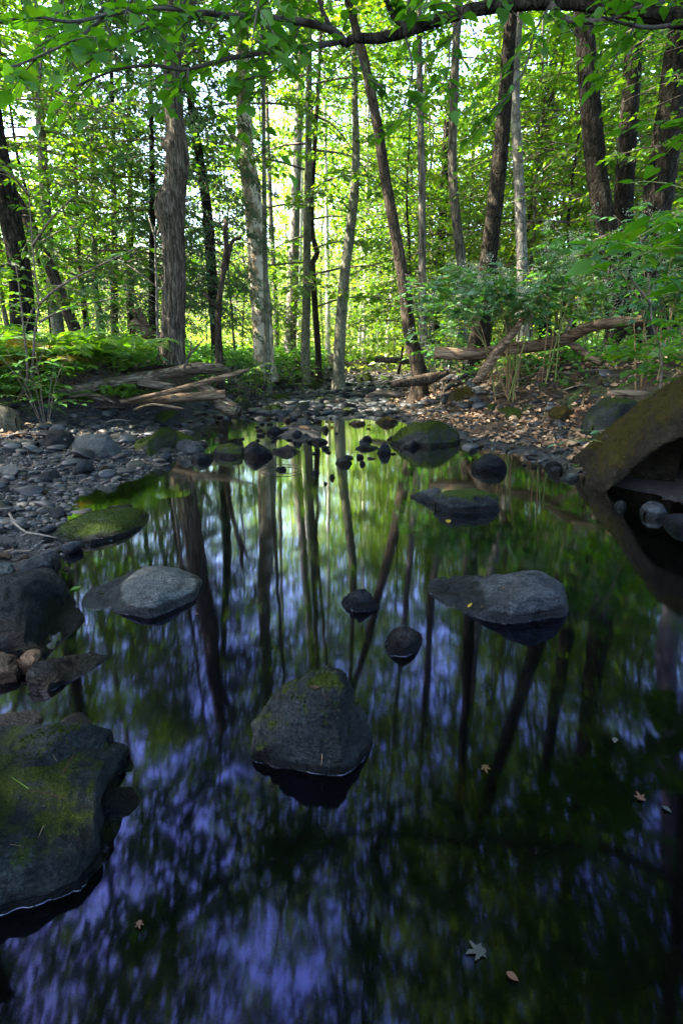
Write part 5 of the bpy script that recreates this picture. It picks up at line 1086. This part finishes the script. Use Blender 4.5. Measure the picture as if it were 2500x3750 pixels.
for k in range(22): fern(*[(a, b) for a, b in [(rf.uniform(-40, 170), rf.uniform(1395, 1475)) if rf.random() < .7 else (rf.uniform(200, 480), rf.uniform(1455, 1478))]][0], rf.uniform(.4, .8), int(rf.integers(3)), gold=rf.random() < .12)
for k in range(18):
    fern(rf.uniform(700, 1240), rf.uniform(1255, 1340), rf.uniform(.5, 1.1), int(rf.integers(3)))
for px, py, s in ((1295, 1320, 1.5), (1335, 1318, 1.7), (1370, 1322, 1.4), (1270, 1330, 1.3), (1400, 1330, 1.2), (1350, 1335, 1.3)): fern(px, py, s, int(rf.integers(3)))
for px, py, s in ((265, 1395, 1.2), (215, 1405, 1.0), (430, 1382, 1.0), (400, 1470, .8), (460, 1475, .6)): fern(px, py, s, int(rf.integers(3)))
for k in range(10): fern(rf.uniform(1560, 2450), rf.uniform(1270, 1340), rf.uniform(.4, .7), int(rf.integers(3)))

# ------------------------------------------------------------------ low herbs and leaf litter (uncountable)
def scatter(n, boxes, r_):
    P = []
    for (x0, x1, y0, y1, wgt, zmin) in boxes:
        m = int(n * wgt); X, Y = r_.uniform(x0, x1, m), r_.uniform(y0, y1, m); Z = ground_z(X, Y); k = Z > zmin
        cl = fbm(np.stack([X * .9, Y * .9, np.zeros(m)], -1), 3)
        k &= cl > -.12 + r_.normal(0, .15, m)
        P.append(np.stack([X, Y, Z], -1)[k])
    return np.vstack(P)
r_ = np.random.default_rng(66)
P = scatter(34000, [(-9, -1.8, 5.8, 14, .40, .26), (-12, -.6, 13, 26, .26, .3), (.6, 9, 7.5, 16, .22, .5), (1.2, 14, 15, 30, .2, .4)], r_)
h = np.abs(r_.normal(.12, .13, len(P))); m = len(P)
Pk = np.repeat(P, 3, 0) + np.c_[r_.normal(0, .06, (m * 3, 2)), np.repeat(h, 3) * r_.uniform(.3, 1.2, m * 3)]
V, F = leaves(Pk, np.c_[r_.normal(0, 1, (m * 3, 2)), r_.normal(.05, .3, m * 3)], np.array([0, 0, 1.0]) + r_.normal(0, .4, (m * 3, 3)), r_.uniform(.05, .12, m * 3) * (1 + np.clip(Pk[:, 1] - 10, 0, 20) * .05), .3)
tag(obj('undergrowth', make_mesh('undergrowth', V, F, M['herb'], False)), 'low leafy green plants carpeting both banks', kind='stuff')
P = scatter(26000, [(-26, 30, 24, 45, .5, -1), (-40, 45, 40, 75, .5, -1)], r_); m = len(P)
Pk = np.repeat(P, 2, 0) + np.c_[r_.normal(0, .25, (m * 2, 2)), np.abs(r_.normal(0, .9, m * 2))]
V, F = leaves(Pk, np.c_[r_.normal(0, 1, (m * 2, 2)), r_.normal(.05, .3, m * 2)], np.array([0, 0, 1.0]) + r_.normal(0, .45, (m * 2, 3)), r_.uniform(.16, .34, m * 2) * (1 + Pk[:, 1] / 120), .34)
tag(obj('undergrowth', make_mesh('undergrowth', V, F, M['leaf_far_lit'], False)), 'sunlit green brush covering the floor of the far wood', kind='stuff')
P = scatter(16000, [(.8, 6, 5.2, 13, .75, .03), (-7, -1.8, 5, 12, .25, .2), (-4, 5, 12, 26, .15, .1)], r_); m = len(P)
V, F = leaves(P + np.c_[np.zeros((m, 2)), r_.uniform(.005, .04, m)], np.c_[r_.normal(0, 1, (m, 2)), r_.normal(0, .25, m)], np.array([0, 0, 1.0]) + r_.normal(0, .35, (m, 3)), r_.uniform(.04, .11, m), .34, 'kite', .14, .1)
tag(obj('leaf_litter', make_mesh('leaf_litter', V, F, M['litter'], False)), 'dry brown leaf litter covering the banks', kind='stuff')
# pine needles and flecks on the ground near the shore
P = scatter(2600, [(-3.4, -.7, 1.2, 7.5, .6, .005), (1.6, 3.6, 3, 7.5, .4, .02)], r_); m = len(P)
V, F = leaves(P + (0, 0, .02), np.c_[r_.normal(0, 1, (m, 2)), r_.normal(0, .2, m)], np.array([0, 0, 1.0]) + r_.normal(0, .3, (m, 3)), r_.uniform(.03, .1, m), .03, 'needle', 0, .02)
tag(obj('fallen_needles', make_mesh('fallen_needles', V, F, M['litter'], False)), 'dry pine needles strewn along the shore', kind='stuff')

# ------------------------------------------------------------------ single fallen leaves
LEAFV = {}
def lobed(seed):
    r_ = np.random.default_rng(seed); n = 60; a = np.linspace(-math.pi, math.pi, n, endpoint=False)
    rad = np.full(n, .40)
    for c, l, w_ in ((0, 1.0, .42), (.95, .85, .40), (-.95, .8, .40), (2.0, .6, .40), (-2.0, .62, .40)):
        rad = np.maximum(rad, l * np.clip(1 - (np.abs(a - c) / w_) ** 1.15 * .62, 0, 1))
    rad *= 1 + .10 * np.sign(np.sin(a * 17)) * (rad > .4) + r_.uniform(-.08, .08, n)
    V = np.c_[rad * np.cos(a) * .95, rad * np.sin(a) * .85, .16 * np.cos(2 * a + seed) * rad ** 2 + .05 * np.sin(3 * a) * rad]; V = np.vstack([V, [0, 0, 0]])
    return V, np.stack([np.full(n, n), np.arange(n), (np.arange(n) + 1) % n], -1)
def fallen(label, px, py, size, mat, z=.004, shape='lobed', tilt=(0, 0), rz=None, Y=None):
    p = on(px, py, z) if Y is None else at(px, py, Y)
    if shape == 'lobed': V, F = lobed(int(px)); me = make_mesh('fallen_leaf', V * size / 1.6, [F], M[mat])
    else: V, F = leaves([[-.5 * size, 0, 0]], [[1, 0, 0]], [[0, 0, 1]], [size], .3, 'full', .05, .05); me = make_mesh('fallen_leaf', V, F, M[mat])
    if not len(me.materials): me.materials.append(M[mat])
    o = obj('fallen_leaf', me, loc=p); o.rotation_euler = (tilt[0], tilt[1], px * .7 if rz is None else rz); tag(o, label, 'leaf', 'single fallen leaves')
fallen('orange oak leaf floating right of the leaf topped boulder', 1775, 2808, .035, 'orange_leaf')
fallen('pale grey maple leaf on the dark water near the bottom edge', 1755, 3480, .045, 'pale_leaf')
fallen('brown curled leaf floating at the far right of the dark water', 2345, 2922, .035, 'brown_leaf')
fallen('faint pale leaf at the right edge, beside the brown curled leaf', 2440, 2962, .022, 'pale_leaf', shape='full')
fallen('pale leaf floating at right in the violet reflections', 2250, 2710, .025, 'pale_leaf', shape='full')
fallen('rounded brown leaf below the pale grey maple leaf', 1875, 3575, .022, 'brown_leaf', shape='full')
fallen('large faint maple leaf under the water at bottom centre', 890, 3580, .09, 'pale_leaf', z=-.03)
fallen('brown leaf floating between the big layered block and bottom edge', 510, 3380, .022, 'brown_leaf')
fallen('small rust leaf at the lower right of the pale flat rock', 722, 2248, .022, 'brown_leaf')
fallen('thin yellow leaf floating beside the reflection of leaning trunk', 1640, 1908, .06, 'yellow_leaf', shape='full')
fallen('orange leaf among the gravel in front of the pale oval boulder', 222, 1698, .09, 'orange_leaf', z=.12, tilt=(.5, .3))
fallen('small yellow leaf on the gravel near the long mossy rock', 355, 1735, .05, 'yellow_leaf', z=.05, tilt=(.3, .2))
fallen('orange leaf in the glide beside the two toned stone', 1352, 1556, .13, 'orange_leaf', z=.03, tilt=(.5, 0))
fallen('yellow green leaf heap at the end of the gravel spit', 1215, 1546, .16, 'yellow_leaf', z=.04, tilt=(.4, .2))
fallen('green leaf just under the water left of the pale flat rock', 275, 2155, .05, 'herb', z=.004, shape='full')
fallen('bluish leaf on the water before the rounded mossy boulder', 1622, 1632, .09, 'pale_leaf', z=.02, tilt=(.5, 0))
def on_rock(label, px, py, size, mat, rock_hits, shape='full', rz=None):
    """lay the leaf on the visible surface at (px, py)"""
    dg = bpy.context.evaluated_depsgraph_get(); d = Vector(ray(px, py)).normalized()
    hit, loc, nrm, idx, ob, mt = SC.ray_cast(dg, Vector((0, 0, CAMH)), d)
    p = loc + nrm * .004
    if shape == 'lobed': V, F = lobed(int(px)); me = make_mesh('fallen_leaf', V * size / 1.6, [F], M[mat])
    else: V, F = leaves([[-.5 * size, 0, 0]], [[1, 0, 0]], [[0, 0, 1]], [size], .3 if shape == 'full' else .012, shape, .05, .05); me = make_mesh('fallen_leaf', V, F, M[mat])
    o = obj('fallen_leaf' if shape != 'needle' else 'pine_needle', me, loc=p); q = nrm.to_track_quat('Z', 'Y'); o.rotation_mode = 'QUATERNION'
    from mathutils import Quaternion
    o.rotation_quaternion = q @ Quaternion((0, 0, 1), rz if rz is not None else px * .37)
    tag(o, label, 'leaf' if shape != 'needle' else 'needle', 'single fallen leaves' if shape != 'needle' else 'needles lying on the rocks')
bpy.context.view_layer.update()
on_rock('brown leaf lying on top of the boulder in the middle of the pool', 1155, 2520, .038, 'brown_leaf', None, 'lobed')
on_rock('small yellow leaf lying on the grey wedge rock', 1722, 2218, .035, 'yellow_leaf', None)
on_rock('yellow leaf stuck at the back edge of the grey wedge rock', 1842, 2155, .025, 'orange_leaf', None)
on_rock('long brown pine needle lying on the big layered block', 172, 2910, .08, 'brown_leaf', None, 'needle', 1.5)
on_rock('green blade of grass on the ledge of the big layered block', 75, 2870, .06, 'fern', None, 'needle', 2.0)
on_rock('bent brown needle at the mossy ledge of the big layered block', 250, 2800, .08, 'brown_leaf', None, 'needle', .1)
rn = np.random.default_rng(9)
NS = [(1095, 2600), (1030, 2620), (1150, 2570), (1190, 2550), (1060, 2530), (1230, 2600), (1110, 2720), (1180, 2780), (1000, 2680), (1260, 2640), (200, 2780), (320, 2720), (90, 2960), (150, 3050), (280, 3000), (240, 3120), (60, 3100), (330, 3050), (420, 1905), (330, 1930), (470, 1920), (250, 1950), (1760, 2230), (1900, 2240), (1980, 2180), (120, 2300), (80, 2230), (160, 2360), (500, 2180), (620, 2200)]
for k, (px, py) in enumerate(NS):
    on_rock(uniq('%s needle lying {rel} {n}' % ['tan', 'brown', 'gold'][k % 3] if False else '%s needle on the rock {rel} {n}' % ['short tan', 'thin brown', 'short gold'][k % 3], px, py), px + .01, py, rn.uniform(.012, .035), ['brown_leaf', 'litter', 'brown_leaf'][k % 3], None, 'needle', rn.uniform(0, 6))

# ------------------------------------------------------------------ knotweed, saplings and shrubs
def knot_plant(label, base, stems, leafsize, mat='knot', seed=0, name='knotweed_plant', smat='stem_red', blossoms=False, dens=.11, cat='plant', group=None, rad=.010, bare=.35, shape='heart'):
    """base (x,y,z); stems: list of world point lists."""
    r_ = np.random.default_rng(seed); b = np.array(base); e = tag(empty(name, b), label, cat, group); P, D, N, S = [], [], [], []; tw = MB(); BP = []
    for st in stems:
        C = catmull(np.array(st) - b, .06); L = np.concatenate([[0], np.cumsum(np.linalg.norm(np.diff(C, axis=0), axis=1))])
        obj('stem', make_mesh('stem', *tube(C, np.linspace(rad, rad * .35, len(C)), 7, .05), M[smat if r_.random() < .6 or smat != 'stem_red' else 'stem_green']), e)
        i = 0; az = r_.uniform(0, 6.28)
        for s in np.arange(L[-1] * bare, L[-1], dens):
            k = min(np.searchsorted(L, s), len(C) - 2); p = C[k]; az += 2.5; i += 1
            d = np.array([math.cos(az), math.sin(az), r_.uniform(-.05, .5)]); l = r_.uniform(.25, .6) * (1.15 - .6 * s / L[-1])
            t = np.linspace(0, 1, 5)[:, None]; q = p + d * l * t + np.array([0, 0, -.35 * l]) * t ** 2
            tw.add(*tube(q, np.linspace(.004, .0015, 5), 4, cap=False))
            s2 = np.cross(d, (0, 0, 1.0)); s2 /= np.linalg.norm(s2)
            m = int(r_.integers(4, 7))
            for j in range(m):
                v = (j + .7) / m; sg = 1 if j % 2 else -1; a2 = r_.uniform(.5, 1.1) if j < m - 1 else 0
                ld = d * math.cos(a2) + s2 * sg * math.sin(a2); ld[2] = ld[2] * .4 - r_.uniform(.05, .45)
                P.append(p + d * l * v + np.array([0, 0, -.35 * l * v * v])); D.append(ld); N.append(np.array([0, 0, 1.0]) + r_.normal(0, .25, 3)); S.append(leafsize * r_.uniform(.65, 1.15))
                if blossoms and r_.random() < .25: BP.append(P[-1])
    V, F = leaves(np.array(P), np.array(D), np.array(N), np.array(S), .36 if shape == 'heart' else .3, shape, .07, .15)
    obj('foliage', make_mesh('foliage', V, F, M[mat], True), e); tag(obj('twigs', tw.mesh('twigs', M['stem_green']), e), kind='stuff')
    if BP:
        Q = np.repeat(np.array(BP), 26, 0); n = len(Q); hh = r_.random(n)
        Q = Q + np.c_[r_.normal(0, .03, (n, 2)), .02 + hh * .14]
        V, F = leaves(Q, r_.normal(0, 1, (n, 3)), r_.normal(0, 1, (n, 3)), r_.uniform(.008, .016, n), .5)
        obj('blossoms', make_mesh('blossoms', V, F, M['blossom'], False), e)
    return e
def stems_from(px, py, n, spread, tops, r_, Y=None):
    g = onground(px, py) if Y is None else np.r_[at(px, py, Y)[:2], gz(at(px, py, Y)[0], Y)]
    out = []
    for i in range(n):
        tx, ty, dY = tops(i)
        T_ = at(tx, ty, g[1] + dY); a = r_.uniform(0, 6.28); b = g + np.array([math.cos(a), math.sin(a), 0]) * spread * r_.random(); b[2] = gz(b[0], b[1]) - .03
        mid = b + (T_ - b) * .5 + np.array([(b[0] - T_[0]) * .12, 0, .12 * (T_[2] - b[2])])
        out.append([b, mid, T_, T_ + (T_ - mid) * .25 + np.array([0, 0, -.12])])
    return g, out
r_ = np.random.default_rng(321)
g, st = stems_from(1865, 1455, 15, .22, lambda i: (1560 + i * 34 + r_.uniform(-30, 30), 1010 + 40 * abs(i - 7) / 7 + r_.uniform(-60, 60), r_.uniform(-.9, .8)), r_)
knot_plant('big flowering knotweed shrub fanning many reddish stems, in front of the dark furrowed trunk', g, st, .125, seed=1, blossoms=True, bare=.62, rad=.011, dens=.075)
g, st = stems_from(1985, 1420, 4, .2, lambda i: (2000 + i * 60, 900 + r_.uniform(-40, 40), r_.uniform(-.5, .6)), r_)
knot_plant('tall thin stemmed shrub right of the reddish knotweed stems', g, st, .12, seed=2, blossoms=True, bare=.5)
g, st = stems_from(2330, 1400, 6, .3, lambda i: (2180 + i * 75, 860 + r_.uniform(-120, 160), r_.uniform(-.7, .5)), r_)
knot_plant('flowering shrub with hanging leaves before the three dark trunks', g, st, .13, seed=3, blossoms=True, bare=.42)
g, st = stems_from(2290, 1440, 1, .02, lambda i: (2235, 1020, 0), r_, Y=5.6); st[0] = [g, at(2420, 1330, 5.6), at(2385, 1170, 5.6), at(2372, 1000, 5.6)]; st.append([at(2380, 1110, 5.6), at(2330, 1050, 5.5), at(2290, 990, 5.4)])
g = np.r_[at(2425, 1430, 5.6)[:2], 0]; g[2] = gz(g[0], g[1]); st[0][0] = g
knot_plant('dark brown sapling with big leaves rising behind the largest boulder', g, st, .13, seed=4, smat='twig', rad=.016, bare=.55)
g, st = stems_from(2560, 1480, 6, .2, lambda i: ([2250, 2330, 2420, 2470, 2380, 2520][i], [1290, 1240, 1300, 1180, 1350, 1100][i], r_.uniform(-.9, .1)), r_)
knot_plant('near bush with bright heart shaped leaves arching in from the right above the largest boulder', g, st, .115, mat='leaf_near', seed=5, smat='stem_green', bare=.45, dens=.13, rad=.007)
B_ = np.array([3.0, 2.9, gz(3.0, 2.9)])
st = [[B_, at(2650, 1000, 2.9), at(2480, 900, 2.8), at(2330, 940, 2.7), at(2230, 990, 2.6)], [B_, at(2700, 800, 2.9), at(2560, 760, 2.8), at(2420, 820, 2.7), at(2330, 870, 2.7)], [B_, at(2680, 1100, 2.9), at(2560, 1060, 2.8), at(2420, 1080, 2.8)], [B_, at(2650, 600, 3.1), at(2540, 480, 3.1), at(2420, 470, 3.0)]]
knot_plant('closest leafy shrub sweeping in from the right edge, above the bush with heart shaped leaves', B_, st, .11, mat='leaf_near', seed=6, smat='stem_green', bare=.42, dens=.10, rad=.007)
# left sapling
b = onground(62, 1478); Y0 = b[1]
st = [[b, at(112, 1385, Y0), at(128, 1220, Y0), at(143, 1115, Y0), at(128, 990, Y0), at(115, 820, Y0), at(100, 620, Y0)], [b, at(100, 1380, Y0 - .1), at(85, 1180, Y0 - .1), at(72, 1060, Y0 - .1), at(58, 960, Y0)], [at(143, 1115, Y0), at(205, 1060, Y0 - .1), at(290, 1010, Y0 - .2), at(400, 955, Y0 - .3), at(520, 900, Y0 - .4)], [at(145, 1180, Y0), at(220, 1140, Y0 - .1), at(330, 1110, Y0 - .2), at(440, 1090, Y0 - .3)], [b, at(110, 1400, Y0 + .1), at(150, 1310, Y0 + .1), at(165, 1270, Y0 + .1)], [at(120, 900, Y0), at(190, 800, Y0 - .2), at(270, 720, Y0 - .3)], [at(110, 720, Y0), at(40, 640, Y0 - .2), at(-40, 600, Y0 - .3)]]
knot_plant('multi stemmed brown sapling on the left bank with layered leaf sprays', b, st, .10, mat='leaf_near', seed=7, name='sapling', smat='twig', bare=.5, dens=.14, rad=.016, cat='sapling', shape='full')
# leafy bushes filling the right bank and left edge
def bush(label, px, py, n, h, w_, ls, mat, seed, Y=None, blossoms=False, shape='full'):
    r2 = np.random.default_rng(seed); g = onground(px, py) if Y is None else np.r_[at(px, py, Y)[:2], gz(at(px, py, Y)[0], Y)]
    st = []
    for i in range(n):
        a = 6.28 * i / n + r2.uniform(-.4, .4); d = np.array([math.cos(a), math.sin(a), 0]) * w_ * r2.uniform(.4, 1)
        st.append([g + d * .08 + (0, 0, -.05), g + d * .5 + (0, 0, h * .6), g + d + (0, 0, h * r2.uniform(.8, 1.1))])
    knot_plant(label, g, st, ls, mat=mat, seed=seed, name='shrub', smat='twig', bare=.3, dens=.13, rad=.008, cat='shrub', group='leafy shrubs on the banks', blossoms=blossoms, shape=shape)
bush('leafy shrub behind the level sawn log', 1640, 1300, 6, 1.5, .9, .09, 'leaf_mid', 31, Y=11.5)
bush('flowering bluish shrub left of the dark furrowed trunk', 1610, 1300, 6, 1.9, .9, .11, 'knot', 32, Y=9.8, blossoms=True, shape='heart')
bush('leafy shrub between the smooth pale trunk and the tan arching log', 2030, 1260, 7, 1.7, 1.1, .09, 'leaf_mid', 33, Y=10.5)
bush('shrub with flower plumes under the three dark trunks', 2180, 1250, 7, 1.8, 1.0, .11, 'knot', 34, Y=8.8, blossoms=True, shape='heart')
bush('dense shrub at the right edge behind the closest leafy shrub', 2500, 1250, 7, 1.9, 1.1, .10, 'knot', 35, Y=7.2, shape='heart')
bush('low shrub at the foot of the leaning brown tree', 1580, 1350, 5, .7, .5, .08, 'leaf_mid', 36, Y=11.2)
bush('low bright shrub on the slope under the pale grey trunk', 930, 1310, 6, .8, .8, .08, 'leaf_mid', 37, Y=12.8)
bush('low shrub on the slope left of the slim curved tree', 1090, 1310, 6, .7, .8, .08, 'leaf_mid', 38, Y=14.5)
bush('shrub behind the sawn log ends', 440, 1230, 6, 1.2, .9, .09, 'leaf_mid', 39, Y=13)
bush('shrub at the left edge before the thick trunk', 30, 1270, 6, 1.0, .8, .09, 'leaf_mid', 40, Y=7.9)
bush('shrub right of the antler snag', 880, 1290, 6, 1.0, .7, .08, 'leaf_mid', 41, Y=11.4)
bush('shrub on the far left slope behind the blue grey trunk', 180, 1210, 6, 1.4, 1.0, .09, 'leaf_mid', 42, Y=13.5)

bush('low broad leaved plant growing between the largest and the flat faced mossy boulder', 2290, 1585, 5, .28, .3, .075, 'knot', 43, Y=4.75, shape='heart')
bush('leafy plant with tall stalks on the left bank by the sapling base', 150, 1440, 6, .75, .5, .09, 'herb', 45, Y=6.6)
bush('leafy plant among ferns left of the dead trunk', 470, 1330, 6, .7, .6, .08, 'herb', 46, Y=9.2)
